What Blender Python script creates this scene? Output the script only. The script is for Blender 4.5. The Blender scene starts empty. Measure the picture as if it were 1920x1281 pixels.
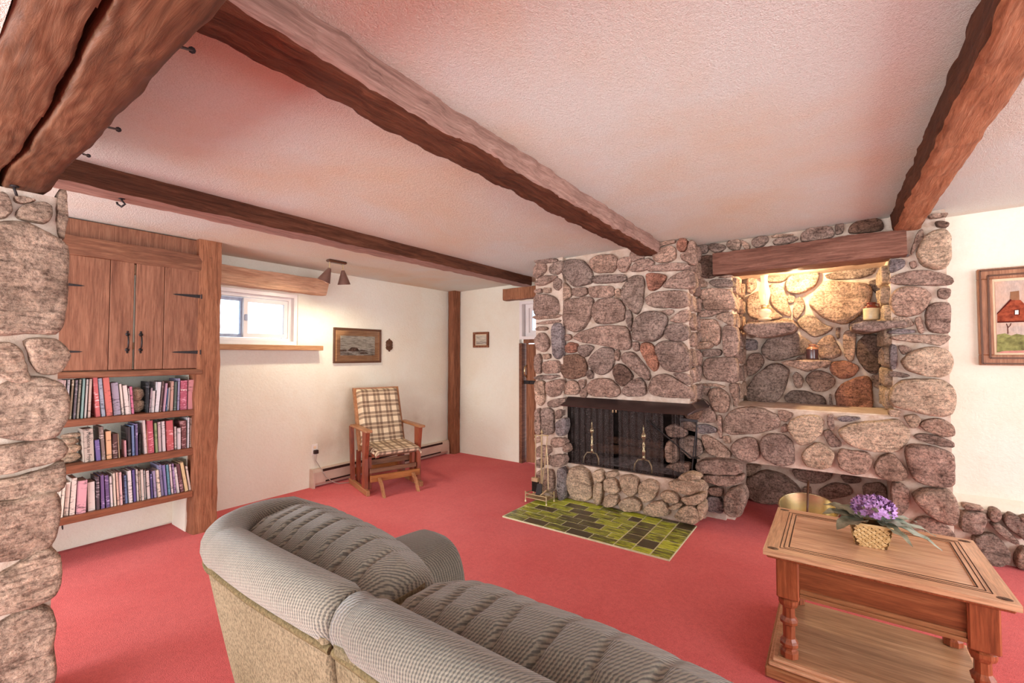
import bpy, bmesh, math, random
from mathutils import Vector, noise, Matrix
random.seed(7)
D=bpy.data; SC=bpy.context.scene; COL=SC.collection
# ------------------------------------------------------------------ camera, world, lights, exposure
F=838.; CX,CY=960.,640.5; YAW=math.radians(35.7); PIT=math.radians(1.7); CH=1.40
cam=D.cameras.new('camera'); camo=D.objects.new('camera',cam); COL.objects.link(camo)
cam.sensor_fit='HORIZONTAL'; cam.sensor_width=36.; cam.lens=36.*F/1920.; cam.clip_start=.02
camo.location=(0,0,CH); camo.rotation_euler=(math.pi/2+PIT,0,YAW); SC.camera=camo
W=D.worlds.new('world'); SC.world=W; W.use_nodes=True
_bg=W.node_tree.nodes['Background']; _bg.inputs[0].default_value=(.94,.985,1.06,1); _bg.inputs[1].default_value=2.3
SC.view_settings.view_transform='Standard'; SC.view_settings.look='None'; SC.view_settings.gamma=1
SC.view_settings.exposure=0.6; SC.view_settings.use_curve_mapping=False
def area(name,loc,aim,sx,sy,power,col):
    l=D.lights.new(name,'AREA'); l.shape='RECTANGLE'; l.size=sx; l.size_y=sy; l.energy=power; l.color=col
    o=D.objects.new(name,l); COL.objects.link(o); o.location=loc
    o.rotation_euler=(Vector(aim)-Vector(loc)).to_track_quat('-Z','Y').to_euler(); return o
area('window_light_right',(3.4,.5,1.1),(-2.5,2.3,2.2),2.6,1.6,50,(.97,.99,1))
area('window_light_rear',(-1.2,-2.7,.6),(-1.6,2.5,2.3),3.4,1.1,105,(.97,.99,1))
area('added_fill_left',(-3.7,-2.7,1.2),(-2.6,2.5,2.2),1.4,1.5,60,(.97,.99,1))  # added fill to brighten the ceiling near the header; no known window there
# ------------------------------------------------------------------ pixel -> place helpers (1920x1281 frame)
_f=Vector((-math.sin(YAW)*math.cos(PIT),math.cos(YAW)*math.cos(PIT),math.sin(PIT)))
_r=Vector((math.cos(YAW),math.sin(YAW),0)); _u=_r.cross(_f); _C=Vector((0,0,CH))
def at(x,y,ax,v):
    d=_f+_r*((x-CX)/F)-_u*((y-CY)/F); return _C+d*((v-_C[ax])/d[ax])
def cz(x): return 2.31+.018*(x+4.5)
# ------------------------------------------------------------------ object helpers
WL={}
def link(o,parent,wloc):
    COL.objects.link(o)
    if parent is not None:
        o.parent=parent; o.location=Vector(wloc)-WL[parent.name]
    else: o.location=wloc
    WL[o.name]=Vector(wloc)
    return o
def tag(o,label=None,cat=None,group=None,kind=None):
    if label: o['label']=label
    if cat: o['category']=cat
    if group: o['group']=group
    if kind: o['kind']=kind
    return o
def thing(name,loc,label=None,cat=None,group=None,rz=0,kind=None):
    o=D.objects.new(name,None); o.empty_display_size=.1
    link(o,None,loc); o.rotation_euler=(0,0,rz); return tag(o,label,cat,group,kind)
class MB:
    def __init__(s): s.v=[]; s.f=[]; s.mi=[]; s.cur=0
    def add(s,vs,fs):
        b=len(s.v); s.v+=[Vector(p) for p in vs]; s.f+=[tuple(b+i for i in f) for f in fs]; s.mi+=[s.cur]*len(fs); return s
    def box(s,a,b,bev=0):
        x0,y0,z0=[min(a[i],b[i]) for i in range(3)]; x1,y1,z1=[max(a[i],b[i]) for i in range(3)]
        if bev<=0:
            return s.add([(x0,y0,z0),(x1,y0,z0),(x1,y1,z0),(x0,y1,z0),(x0,y0,z1),(x1,y0,z1),(x1,y1,z1),(x0,y1,z1)],
              [(0,3,2,1),(4,5,6,7),(0,1,5,4),(1,2,6,5),(2,3,7,6),(3,0,4,7)])
        c=min(bev,.45*(x1-x0),.45*(y1-y0),.45*(z1-z0)); vs=[];fs=[]
        def loop(z,i):
            return [(x0+i,y0+i+0,z),(x1-i,y0+i,z),(x1-i,y1-i,z),(x0+i,y1-i,z)]
        def oct_(z,i):
            return [(x0+c,y0+i,z),(x1-c,y0+i,z),(x1-i,y0+c,z),(x1-i,y1-c,z),(x1-c,y1-i,z),(x0+c,y1-i,z),(x0+i,y1-c,z),(x0+i,y0+c,z)]
        L=[oct_(z0,c*.99),oct_(z0+c,0),oct_(z1-c,0),oct_(z1,c*.99)]
        for l in L: vs+=l
        for k in range(3):
            for i in range(8): fs.append((k*8+i,k*8+(i+1)%8,k*8+8+(i+1)%8,k*8+8+i))
        fs.append(tuple(range(7,-1,-1))); fs.append(tuple(range(24,32)))
        return s.add(vs,fs)
    def obox(s,p,q,w,h,up=(0,0,1)):
        p=Vector(p);q=Vector(q);d=(q-p).normalized(); u=Vector(up)
        a=d.cross(u)
        if a.length<1e-4: a=d.cross(Vector((1,0,0)))
        a.normalize(); b=a.cross(d).normalized(); vs=[]
        for c in (p,q):
            for sx,sy in ((-1,-1),(1,-1),(1,1),(-1,1)): vs.append(c+a*sx*w/2+b*sy*h/2)
        return s.add(vs,[(3,2,1,0),(4,5,6,7),(0,1,5,4),(1,2,6,5),(2,3,7,6),(3,0,4,7)])
    def tube(s,pts,r,n=8,cap=True):
        pts=[Vector(p) for p in pts]; vs=[];fs=[]; ref=None
        for i,p in enumerate(pts):
            d=(pts[min(i+1,len(pts)-1)]-pts[max(i-1,0)]).normalized()
            if ref is None:
                ref=d.cross(Vector((0,0,1)))
                if ref.length<.05: ref=d.cross(Vector((1,0,0)))
            a=(ref-d*ref.dot(d)).normalized(); b=d.cross(a); ref=a
            rr=r[i] if isinstance(r,(list,tuple)) else r
            for k in range(n):
                t=2*math.pi*k/n; vs.append(p+(a*math.cos(t)+b*math.sin(t))*rr)
        for i in range(len(pts)-1):
            for k in range(n): fs.append((i*n+k,i*n+(k+1)%n,(i+1)*n+(k+1)%n,(i+1)*n+k))
        if cap: fs.append(tuple(range(n-1,-1,-1))); fs.append(tuple(range((len(pts)-1)*n,len(pts)*n)))
        return s.add(vs,fs)
    def lathe(s,c,prof,n=20,sx=1,sy=1,ph=0,ax=None):
        c=Vector(c); vs=[];fs=[]; M=Matrix.Identity(3)
        if ax is not None: M=Vector((0,0,1)).rotation_difference(Vector(ax)).to_matrix()
        for r,z in prof:
            for k in range(n):
                t=2*math.pi*k/n+ph; vs.append(c+M@Vector((r*math.cos(t)*sx,r*math.sin(t)*sy,z)))
        for i in range(len(prof)-1):
            for k in range(n): fs.append((i*n+k,i*n+(k+1)%n,(i+1)*n+(k+1)%n,(i+1)*n+k))
        if prof[0][0]>1e-5: fs.append(tuple(range(n-1,-1,-1)))
        if prof[-1][0]>1e-5: fs.append(tuple(range((len(prof)-1)*n,len(prof)*n)))
        return s.add(vs,fs)
    def prism(s,poly,d):
        n=len(poly); d=Vector(d); vs=[Vector(p) for p in poly]; vs+= [p+d for p in vs]
        return s.add(vs,[tuple(range(n-1,-1,-1)),tuple(range(n,2*n))]+[(i,(i+1)%n,n+(i+1)%n,n+i) for i in range(n)])
    def grid(s,fn,nu,nv,thick=None):
        vs=[];fs=[]
        for i in range(nu+1):
            for j in range(nv+1): vs.append(fn(i/nu,j/nv))
        for i in range(nu):
            for j in range(nv):
                a=i*(nv+1)+j; fs.append((a,a+nv+1,a+nv+2,a+1))
        return s.add(vs,fs)
    def build(s,name,mats,parent=None,smooth=False,local=False,fix=True):
        me=D.meshes.new(name); vs=s.v
        lo=Vector([min(v[i] for v in vs) for i in range(3)]); hi=Vector([max(v[i] for v in vs) for i in range(3)])
        o0=Vector(((lo.x+hi.x)/2,(lo.y+hi.y)/2,lo.z))
        me.from_pydata([v-o0 for v in vs],[],s.f)
        if not isinstance(mats,(list,tuple)): mats=[mats]
        for m in mats: me.materials.append(m)
        if len(mats)>1: me.polygons.foreach_set('material_index',s.mi)
        if fix:
            b=bmesh.new(); b.from_mesh(me); bmesh.ops.remove_doubles(b,verts=b.verts,dist=1e-6); bmesh.ops.recalc_face_normals(b,faces=b.faces); b.to_mesh(me); b.free()
        if smooth: me.polygons.foreach_set('use_smooth',[True]*len(me.polygons))
        me.update(); o=D.objects.new(name,me)
        if parent is not None and local:
            COL.objects.link(o); o.parent=parent; o.location=o0-LOC.get(parent.name,Vector()); LOC[o.name]=o0; return o
        return link(o,parent,o0)
LOC={}
def auto_smooth(o,deg=40):
    me=o.data
    try: me.set_sharp_from_angle(angle=math.radians(deg))
    except Exception: pass
# ------------------------------------------------------------------ materials
def S(r,g,b):
    f=lambda c:((c/255.)/12.92 if c/255.<=.04045 else ((c/255.+.055)/1.055)**2.4); return (f(r),f(g),f(b),1)
class N:
    def __init__(s,name,rough=.7,spec=.3,metal=0):
        s.m=D.materials.new(name); s.m.use_nodes=True; s.t=s.m.node_tree; s.b=s.t.nodes['Principled BSDF']
        s.b.inputs['Roughness'].default_value=rough; s.b.inputs['Metallic'].default_value=metal
        s.b.inputs['Specular IOR Level'].default_value=spec
    def n(s,ty,**k):
        x=s.t.nodes.new(ty)
        for a,v in k.items():
            if a in x.inputs: x.inputs[a].default_value=v
            else: setattr(x,a,v)
        return x
    def l(s,a,b): s.t.links.new(a,b)
    def coord(s,kind='Object',scale=(1,1,1),rot=(0,0,0),rand=False,loc=(0,0,0)):
        c=s.n('ShaderNodeTexCoord'); m=s.n('ShaderNodeMapping'); m.inputs['Scale'].default_value=scale; m.inputs['Rotation'].default_value=rot; m.inputs['Location'].default_value=loc
        out=c.outputs[kind]
        if rand:
            oi=s.n('ShaderNodeObjectInfo'); mu=s.n('ShaderNodeMath',operation='MULTIPLY'); mu.inputs[1].default_value=37.; s.l(oi.outputs['Random'],mu.inputs[0])
            ad=s.n('ShaderNodeVectorMath',operation='ADD'); s.l(out,ad.inputs[0]); s.l(mu.outputs[0],ad.inputs[1]); out=ad.outputs[0]
        s.l(out,m.inputs[0]); return m.outputs[0]
    def noise(s,vec,scale,detail=4,rough=.6,dist=0):
        x=s.n('ShaderNodeTexNoise'); x.inputs['Scale'].default_value=scale; x.inputs['Detail'].default_value=detail; x.inputs['Roughness'].default_value=rough; x.inputs['Distortion'].default_value=dist
        s.l(vec,x.inputs['Vector']); return x.outputs['Fac']
    def ramp(s,fac,stops):
        r=s.n('ShaderNodeValToRGB'); e=r.color_ramp.elements
        while len(e)<len(stops): e.new(.5)
        for i,(p,c) in enumerate(stops): e[i].position=p; e[i].color=c
        s.l(fac,r.inputs[0]); return r.outputs[0]
    def mix(s,a,b,fac,mode='MIX'):
        m=s.n('ShaderNodeMix'); m.data_type='RGBA'; m.blend_type=mode
        for v,i in ((fac,0),(a,6),(b,7)):
            if isinstance(v,(int,float)): m.inputs[i].default_value=v
            elif isinstance(v,tuple): m.inputs[i].default_value=v
            else: s.l(v,m.inputs[i])
        return m.outputs[2]
    def col(s,c):
        if isinstance(c,tuple): s.b.inputs['Base Color'].default_value=c
        else: s.l(c,s.b.inputs['Base Color'])
        return s
    def bump(s,h,strength=.4,dist=.01):
        b=s.n('ShaderNodeBump'); b.inputs['Strength'].default_value=strength; b.inputs['Distance'].default_value=dist
        s.l(h,b.inputs['Height']); s.l(b.outputs[0],s.b.inputs['Normal']); return s
def plain(name,c,rough=.6,spec=.3,metal=0,c2=None,sc=30,bump=0):
    n=N(name,rough,spec,metal); v=n.coord(rand=True)
    f=n.noise(v,sc,4,.6)
    c2=c2 or tuple(x*.78 for x in c[:3])+(1,)
    n.col(n.ramp(f,[(.3,c2),(.65,c)]))
    if bump: n.bump(f,bump,.004)
    return n.m
def wood(name,dark,mid,light,axis=0,sc=1.,rough=.55,spec=.3,bump=.4,rand=True,dist=.004):
    n=N(name,rough,spec); s=[26*sc,26*sc,26*sc]; s[axis]=2.2*sc
    v=n.coord(scale=tuple(s),rand=rand); f=n.noise(v,1.6,6,.68,.6)
    v2=n.coord(scale=tuple(x*.16 for x in s),rand=rand); f2=n.noise(v2,1.3,3,.5)
    g=n.ramp(f,[(.30,dark),(.52,mid),(.72,light)])
    c=n.mix(g,n.ramp(f2,[(.3,tuple(x*.55 for x in dark[:3])+(1,)),(.7,light)]),.28)
    s2=[120*sc]*3; s2[axis]=7*sc; f3=n.noise(n.coord(scale=tuple(s2),rand=rand),1.2,3,.6)
    c=n.mix(c,n.ramp(f3,[(.35,(.45,.4,.38,1)),(.6,(1,1,1,1))]),.5,'MULTIPLY')
    n.col(c); n.bump(f,bump,dist); return n.m
M={}
# plaster
def plaster(name,base,blotch,bscale,bstr,mscale=1.4,amt=.6,spk=.5):
    n=N(name,.92,.1); v=n.coord(); f=n.noise(v,mscale,5,.6,.4); c=n.mix(base,blotch,n.ramp(f,[(.42,(0,0,0,1)),(.72,(amt,amt,amt,1))]))
    g=n.noise(v,bscale,3,.7); h=n.noise(v,bscale*.35,4,.6); 
    c=n.mix(c,n.ramp(g,[(.34,(.74,.70,.66,1)),(.56,(1,1,1,1))]),spk,'MULTIPLY'); n.col(c)
    a=n.n('ShaderNodeMath',operation='MULTIPLY_ADD'); a.inputs[1].default_value=.9; n.l(h,a.inputs[0]); n.l(g,a.inputs[2])
    n.bump(a.outputs[0],bstr,.012); return n.m
M['wall']=plaster('cream_plaster',S(235,231,216),S(226,210,184),44,.35,1.1,.6,.10)
M['ceil']=plaster('stucco_ceiling',S(230,231,222),S(232,206,174),200,.75,.6,.95,.55)  # ceiling blotches mix staining with uneven light put into the colour
def carpet():
    n=N('red_carpet',.95,.05); v=n.coord(); f=n.noise(v,1.1,4,.6,.3); g=n.noise(v,260,2,.6); h=n.noise(v,38,3,.7)
    c=n.ramp(f,[(.3,S(208,96,95)),(.7,S(220,114,113))])
    c=n.mix(c,n.ramp(g,[(.3,(.74,.68,.68,1)),(.56,(1.1,1.1,1.1,1))]),.75,'MULTIPLY')
    c=n.mix(c,n.ramp(h,[(.35,(.85,.82,.82,1)),(.6,(1,1,1,1))]),.6,'MULTIPLY'); n.col(c); n.bump(g,.55,.006)
    n.b.inputs['Sheen Weight'].default_value=.25; n.b.inputs['Sheen Tint'].default_value=S(255,170,170); return n.m
M['carpet']=carpet()
def stone(name,tones,dark=.56,speck=.9,bscale=1.):
    n=N(name,.85,.2); oi=n.n('ShaderNodeObjectInfo'); k=len(tones)
    base=n.ramp(oi.outputs['Random'],[(i/max(1,k-1),S(*t)) for i,t in enumerate(tones)])
    v=n.coord(rand=True); f=n.noise(v,7*bscale,6,.72,.6); g=n.noise(v,62*bscale,5,.8); g2=n.noise(v,150*bscale,2,.6)
    st=n.noise(n.coord(scale=(4,4,22),rot=(.5,.3,.25),rand=True),2.2*bscale,6,.7,1.2)
    c=n.mix(base,n.ramp(f,[(.36,(dark,dark*.92,dark*.86,1)),(.60,(1.26,1.22,1.18,1))]),.95,'MULTIPLY')
    c=n.mix(c,n.ramp(g,[(.38,(.34,.30,.29,1)),(.50,(1,1,1,1)),(.64,(1.42,1.36,1.3,1))]),speck,'MULTIPLY')
    c=n.mix(c,n.ramp(g2,[(.36,(.6,.57,.55,1)),(.52,(1.05,1.05,1.05,1))]),.6,'MULTIPLY')
    c=n.mix(c,n.ramp(st,[(.37,(.38,.33,.31,1)),(.49,(1.08,1.06,1.04,1))]),.7,'MULTIPLY')
    n.col(c); a=n.n('ShaderNodeMath',operation='MULTIPLY_ADD'); a.inputs[1].default_value=1.2; n.l(st,a.inputs[0]); n.l(g,a.inputs[2]); n.bump(a.outputs[0],1.0,.014); return n.m
M['stone']=stone('field_stone',[(188,160,146),(166,146,136),(202,172,154),(174,150,138),(194,166,152),(158,142,134),(206,178,158),(180,154,140)])
M['stone_red']=stone('reddish_stone',[(178,130,112),(188,138,116)])
M['stone_gray']=stone('blue_gray_stone',[(160,152,154),(150,142,144)])
M['stone_dark']=stone('dark_stone',[(140,112,96),(128,106,96)])
M['stone_col']=stone('tan_streaked_stone',[(184,164,146),(176,158,142),(190,170,152)],.70,.75,.8)
M['stone_pale']=stone('pale_stone',[(216,194,170),(206,184,162)],.74,.75)
def mortar():
    n=N('mortar',.95,.1); v=n.coord(); f=n.noise(v,14,5,.65); g=n.noise(v,110,3,.7)
    n.col(n.ramp(f,[(.3,S(196,168,146)),(.7,S(228,210,194))])); n.bump(g,.5,.008); return n.m
M['mortar']=mortar()
M['beam_dark']=wood('dark_hewn_beam',S(56,30,19),S(98,58,39),S(130,84,62),1,.9,.7,.2,.8,dist=.012)  # beam wood made darker, with underside shade in its colour
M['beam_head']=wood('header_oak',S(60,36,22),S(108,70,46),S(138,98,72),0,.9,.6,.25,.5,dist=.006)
M['beam_lit']=wood('lit_beam_face',S(120,90,80),S(162,128,114),S(190,158,144),1,.9,.75,.2,.6,dist=.008)  # paler copy of the beam wood, light on a face painted in
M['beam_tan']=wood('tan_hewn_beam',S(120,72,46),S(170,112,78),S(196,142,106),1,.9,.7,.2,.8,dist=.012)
M['lintel']=wood('reddish_lintel',S(86,52,40),S(130,88,72),S(158,114,96),0,.9,.7,.2,.7,dist=.01)
M['post']=wood('post_wood',S(108,64,42),S(168,112,80),S(194,138,102),2,.9,.65,.25,.7,dist=.008)
M['post_dark']=wood('dark_post_wood',S(98,56,38),S(150,94,66),S(178,120,88),2,.9,.65,.25,.7,dist=.008)
M['door_wood']=wood('cabinet_door_wood',S(112,66,46),S(154,104,78),S(178,128,100),2,1.0,.55,.3,.3)
M['rail_wood']=wood('rail_wood',S(92,52,36),S(134,88,64),S(166,118,88),1,1.0,.6,.3,.5)
M['shelf_wood']=wood('shelf_wood',S(98,54,34),S(142,86,58),S(168,110,78),1,1.2,.5,.35,.3)
M['pine']=wood('pine_lintel',S(176,124,94),S(214,168,134),S(232,194,162),1,.8,.7,.2,.4)
M['sill']=wood('sill_wood',S(160,106,70),S(196,146,104),S(210,164,122),1,1.,.5,.3,.2)
M['oak']=wood('table_oak',S(186,130,92),S(230,176,134),S(246,204,166),0,1.1,.32,.5,.15)
M['oak_y']=wood('table_oak_cross',S(188,134,96),S(232,180,138),S(248,208,172),1,1.1,.32,.5,.15)
M['oak_dark']=wood('table_oak_leg',S(116,56,32),S(166,88,54),S(192,114,74),2,1.1,.3,.5,.1)
M['oak_apron']=wood('table_apron',S(100,48,26),S(150,82,48),S(188,118,76),0,.8,.35,.5,.15)
M['oak_strip']=wood('table_strip',S(150,92,56),S(178,122,80),S(198,146,104),0,1.2,.4,.4,.2)
M['oak_panel']=wood('table_panel',S(196,142,106),S(236,186,146),S(248,208,172),0,.8,.2,.55,.1)
M['shelf_panel']=wood('table_shelf_panel',S(150,108,76),S(196,150,110),S(222,180,142),0,.8,.3,.5,.1)
M['chair_wood']=wood('chair_wood',S(110,44,26),S(150,70,44),S(176,102,70),2,1.2,.4,.45,.1)
M['chair_tan']=wood('chair_wood_tan',S(140,84,50),S(178,120,78),S(198,148,106),0,1.2,.4,.45,.1)
M['chair_rail']=wood('chair_rail',S(140,76,30),S(172,104,48),S(190,128,72),1,1.2,.4,.45,.1)
M['frame_wood']=wood('frame_wood',S(128,76,48),S(172,116,82),S(198,148,112),2,1.4,.4,.4,.15)
M['frame_dark']=plain('frame_dark',S(96,62,42),.4,.4)
M['iron']=plain('black_iron',S(52,46,46),.5,.5,.6,sc=60,bump=.2)
M['hood']=plain('bronze_hood',S(92,76,74),.35,.5,.7,sc=8)
M['brass']=plain('aged_brass',S(206,184,144),.4,.5,.7,sc=40)
M['brass_bright']=plain('polished_brass',S(232,212,166),.24,.5,.85,sc=14)
M['copper']=plain('copper_inside',S(170,80,56),.4,.5,.6)
M['soot']=plain('sooty_brick',S(48,38,34),.95,.1,0,S(20,16,15),10,.3)
M['ash']=plain('ash',S(120,112,112),.95,.1,0,S(60,52,50),30,.5)
M['log']=plain('charred_log',S(92,66,52),.9,.1,0,S(30,22,20),20,.6)
M['white_vinyl']=plain('white_vinyl',S(240,232,228),.4,.4,0,S(228,220,218),6)
M['gray_vinyl']=plain('gray_vinyl',S(176,184,206),.4,.4)
M['heater']=plain('heater_enamel',S(214,190,172),.35,.5,.2,S(200,174,156),8)
M['heater_dark']=plain('heater_slot',S(58,34,28),.7,.2)
M['white_plate']=plain('white_plate',S(240,232,222),.35,.4,0,S(232,224,214))
M['plug']=plain('plug_brown',S(58,34,30),.5,.3)
M['cord']=plain('cord_gray',S(176,160,150),.5,.3)
M['cream']=plain('cream_mat',S(236,212,178),.8,.2,0,S(226,200,164))
M['splint']=plain('ash_splint',S(226,194,142),.6,.3,0,S(206,170,116),30)
M['splint2']=plain('ash_splint_tan',S(206,168,112),.6,.3,0,S(182,142,88),30)
M['paper']=plain('paper',S(232,216,196),.9,.1,0,S(210,192,170),60)
M['bulb']=None
def emit(name,c,s):
    n=N(name); n.b.inputs['Emission Color'].default_value=c; n.b.inputs['Emission Strength'].default_value=s; n.b.inputs['Base Color'].default_value=c; return n.m
M['bulb']=emit('bulb',(1,.82,.5,1),14)
def glass(name,c=(.9,.96,1,1),rough=.02):
    n=N(name,rough); t=n.t; out=t.nodes['Material Output']; g=n.n('ShaderNodeBsdfGlossy'); g.inputs['Roughness'].default_value=rough
    tr=n.n('ShaderNodeBsdfTransparent'); tr.inputs[0].default_value=c; mx=n.n('ShaderNodeMixShader'); fr=n.n('ShaderNodeFresnel'); fr.inputs[0].default_value=1.35
    n.l(fr.outputs[0],mx.inputs[0]); n.l(tr.outputs[0],mx.inputs[1]); n.l(g.outputs[0],mx.inputs[2]); n.l(mx.outputs[0],out.inputs[0]); return n.m
M['glass']=glass('window_glass',(.90,.96,1,1)); M['clear']=glass('picture_glass',(.98,.98,.97,1))
def lampg():
    n=N('lamp_glass',.08,.6); n.b.inputs['Base Color'].default_value=S(246,226,196); out=n.t.nodes['Material Output']; tr=n.n('ShaderNodeBsdfTransparent'); mx=n.n('ShaderNodeMixShader'); mx.inputs[0].default_value=.55
    n.l(tr.outputs[0],mx.inputs[1]); n.l(n.b.outputs[0],mx.inputs[2]); n.l(mx.outputs[0],out.inputs[0]); return n.m
M['lampglass']=lampg()
def fabric():
    n=N('striped_twill',.9,.1); v=n.coord(kind='Object')
    w=n.n('ShaderNodeTexWave'); w.wave_type='BANDS'; w.bands_direction='X'; w.inputs['Scale'].default_value=50; w.inputs['Distortion'].default_value=.25; w.inputs['Detail'].default_value=1; w.inputs['Detail Scale'].default_value=1.2
    mp=n.coord(kind='Object',rot=(0,.25,.5)); n.l(mp,w.inputs['Vector'])
    w2=n.n('ShaderNodeTexWave'); w2.bands_direction='Z'; w2.inputs['Scale'].default_value=52; w2.inputs['Distortion'].default_value=.5; n.l(n.coord(rot=(.5,.2,0)),w2.inputs['Vector'])
    f=n.noise(v,2.2,3,.5); g=n.noise(v,150,2,.6)
    base=n.ramp(f,[(.3,S(104,99,88)),(.7,S(130,125,112))])
    st=n.mix(w.outputs['Fac'],w2.outputs['Fac'],.35)
    c=n.mix(base,n.ramp(st,[(.28,(.42,.42,.46,1)),(.62,(1.28,1.24,1.2,1))]),.85,'MULTIPLY')
    c=n.mix(c,n.ramp(g,[(.3,(.65,.65,.65,1)),(.65,(1.1,1.1,1.1,1))]),.6,'MULTIPLY'); n.col(c); n.bump(st,.5,.003); n.b.inputs['Sheen Weight'].default_value=.3; return n.m
M['sofa']=fabric()
def fabric2():
    n=N('sofa_back_weave',.92,.1); v=n.coord(); f=n.noise(v,3,3,.5); g=n.noise(n.coord(scale=(1,1,.5)),230,3,.7)
    c=n.ramp(f,[(.3,S(106,94,72)),(.7,S(128,116,94))]); c=n.mix(c,n.ramp(g,[(.36,(.4,.38,.36,1)),(.6,(1.25,1.2,1.15,1))]),.8,'MULTIPLY'); n.col(c); n.bump(g,.6,.004); return n.m
M['sofa_back']=fabric2()
M['sofa_welt']=plain('sofa_welt',S(112,98,70),.95,.05,0,S(70,60,42),160,.6)
def plaid():
    n=N('plaid_fabric',.92,.1); c=n.coord(kind='UV'); sx=n.n('ShaderNodeSeparateXYZ'); n.l(c,sx.inputs[0])
    def band(src,period,lo,hi):
        a=n.n('ShaderNodeMath',operation='MULTIPLY'); a.inputs[1].default_value=1/period; n.l(src,a.inputs[0])
        fr=n.n('ShaderNodeMath',operation='FRACT'); n.l(a.outputs[0],fr.inputs[0])
        g=n.n('ShaderNodeMath',operation='GREATER_THAN'); g.inputs[1].default_value=lo; n.l(fr.outputs[0],g.inputs[0])
        l=n.n('ShaderNodeMath',operation='LESS_THAN'); l.inputs[1].default_value=hi; n.l(fr.outputs[0],l.inputs[0])
        m=n.n('ShaderNodeMath',operation='MULTIPLY'); n.l(g.outputs[0],m.inputs[0]); n.l(l.outputs[0],m.inputs[1]); return m.outputs[0]
    col=S(222,200,170); P=.125
    for src in (sx.outputs[0],sx.outputs[1]):
        for lo,hi in ((.30,.50),(.66,.86)):
            m=n.n('ShaderNodeMath',operation='MULTIPLY'); m.inputs[1].default_value=.66; n.l(band(src,P,lo,hi),m.inputs[0]); col=n.mix(col,S(92,66,54),m.outputs[0])
        m=n.n('ShaderNodeMath',operation='MULTIPLY'); m.inputs[1].default_value=.7; n.l(band(src,P,.565,.595),m.inputs[0]); col=n.mix(col,S(244,226,200),m.outputs[0])
        m=n.n('ShaderNodeMath',operation='MULTIPLY'); m.inputs[1].default_value=.5; n.l(band(src,P,.50,.66),m.inputs[0]); col=n.mix(col,S(170,140,112),m.outputs[0])
    g=n.noise(n.coord(),260,2,.6); col=n.mix(col,n.ramp(g,[(.3,(.7,.68,.66,1)),(.6,(1.08,1.06,1.04,1))]),.7,'MULTIPLY'); n.col(col); n.bump(g,.4,.003); return n.m
M['plaid']=plaid()
def screen():
    n=N('chain_screen',.5,.4,.3); n.b.inputs['Base Color'].default_value=S(78,66,62); out=n.t.nodes['Material Output']
    v=n.coord(); f=n.n('ShaderNodeTexVoronoi'); f.feature='DISTANCE_TO_EDGE'; f.inputs['Scale'].default_value=130; n.l(v,f.inputs['Vector'])
    lt=n.n('ShaderNodeMath',operation='LESS_THAN'); lt.inputs[1].default_value=.085; n.l(f.outputs['Distance'],lt.inputs[0])
    tr=n.n('ShaderNodeBsdfTransparent'); mx=n.n('ShaderNodeMixShader'); n.l(lt.outputs[0],mx.inputs[0]); n.l(tr.outputs[0],mx.inputs[1]); n.l(n.b.outputs[0],mx.inputs[2]); n.l(mx.outputs[0],out.inputs[0]); return n.m
M['screen']=screen()
def tile():
    n=N('green_tile',.28,.5); oi=n.n('ShaderNodeObjectInfo'); base=n.ramp(oi.outputs['Random'],[(0,(.12,.12,.12,1)),(.35,(.42,.42,.42,1)),(.7,(.58,.58,.58,1)),(1,(.8,.8,.8,1))])
    f=n.noise(n.coord(scale=(9,60,9),rand=True),1.,6,.72,.6); a=n.n('ShaderNodeMath',operation='ADD'); n.l(f,a.inputs[0]); sb=n.n('ShaderNodeMath',operation='MULTIPLY_ADD'); sb.inputs[1].default_value=.5; sb.inputs[2].default_value=-.26
    n.l(base,sb.inputs[0]); n.l(sb.outputs[0],a.inputs[1]); n.col(n.ramp(a.outputs[0],[(.40,S(70,62,44)),(.50,S(118,124,44)),(.60,S(190,200,62))])); n.bump(f,.15,.002); return n.m
M['tile']=tile()
M['grout']=plain('grout',S(214,212,176),.9,.1)
# ------------------------------------------------------------------ setting: floor, ceiling, walls
def struct(name,mb,mat,smooth=False): return tag(mb.build(name,mat,smooth=smooth),kind='structure')
mb=MB(); mb.box((-4.9,-2.6,-.06),(3.6,5.1,0)); struct('floor',mb,M['carpet'])
mb=MB()
for z in (0,):
    xs=(-4.9,3.6); mb.add([(xs[0],-2.6,cz(xs[0])),(xs[1],-2.6,cz(xs[1])),(xs[1],5.1,cz(xs[1])),(xs[0],5.1,cz(xs[0])),(xs[0],-2.6,2.75),(xs[1],-2.6,2.75),(xs[1],5.1,2.75),(xs[0],5.1,2.75)],
        [(0,3,2,1),(4,5,6,7),(0,1,5,4),(1,2,6,5),(2,3,7,6),(3,0,4,7)])
struct('ceiling',mb,M['ceil'])
WX=-4.5; WY0,WY1,WZ0,WZ1=1.25,2.46,1.50,2.02   # window opening in the left wall
mb=MB(); T=.22
mb.box((WX-T,-1.2,0),(WX,WY0,2.5)).box((WX-T,WY1,0),(WX,4.85,2.5)).box((WX-T,WY0,0),(WX,WY1,WZ0)).box((WX-T,WY0,WZ1),(WX,WY1,2.5))
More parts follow.
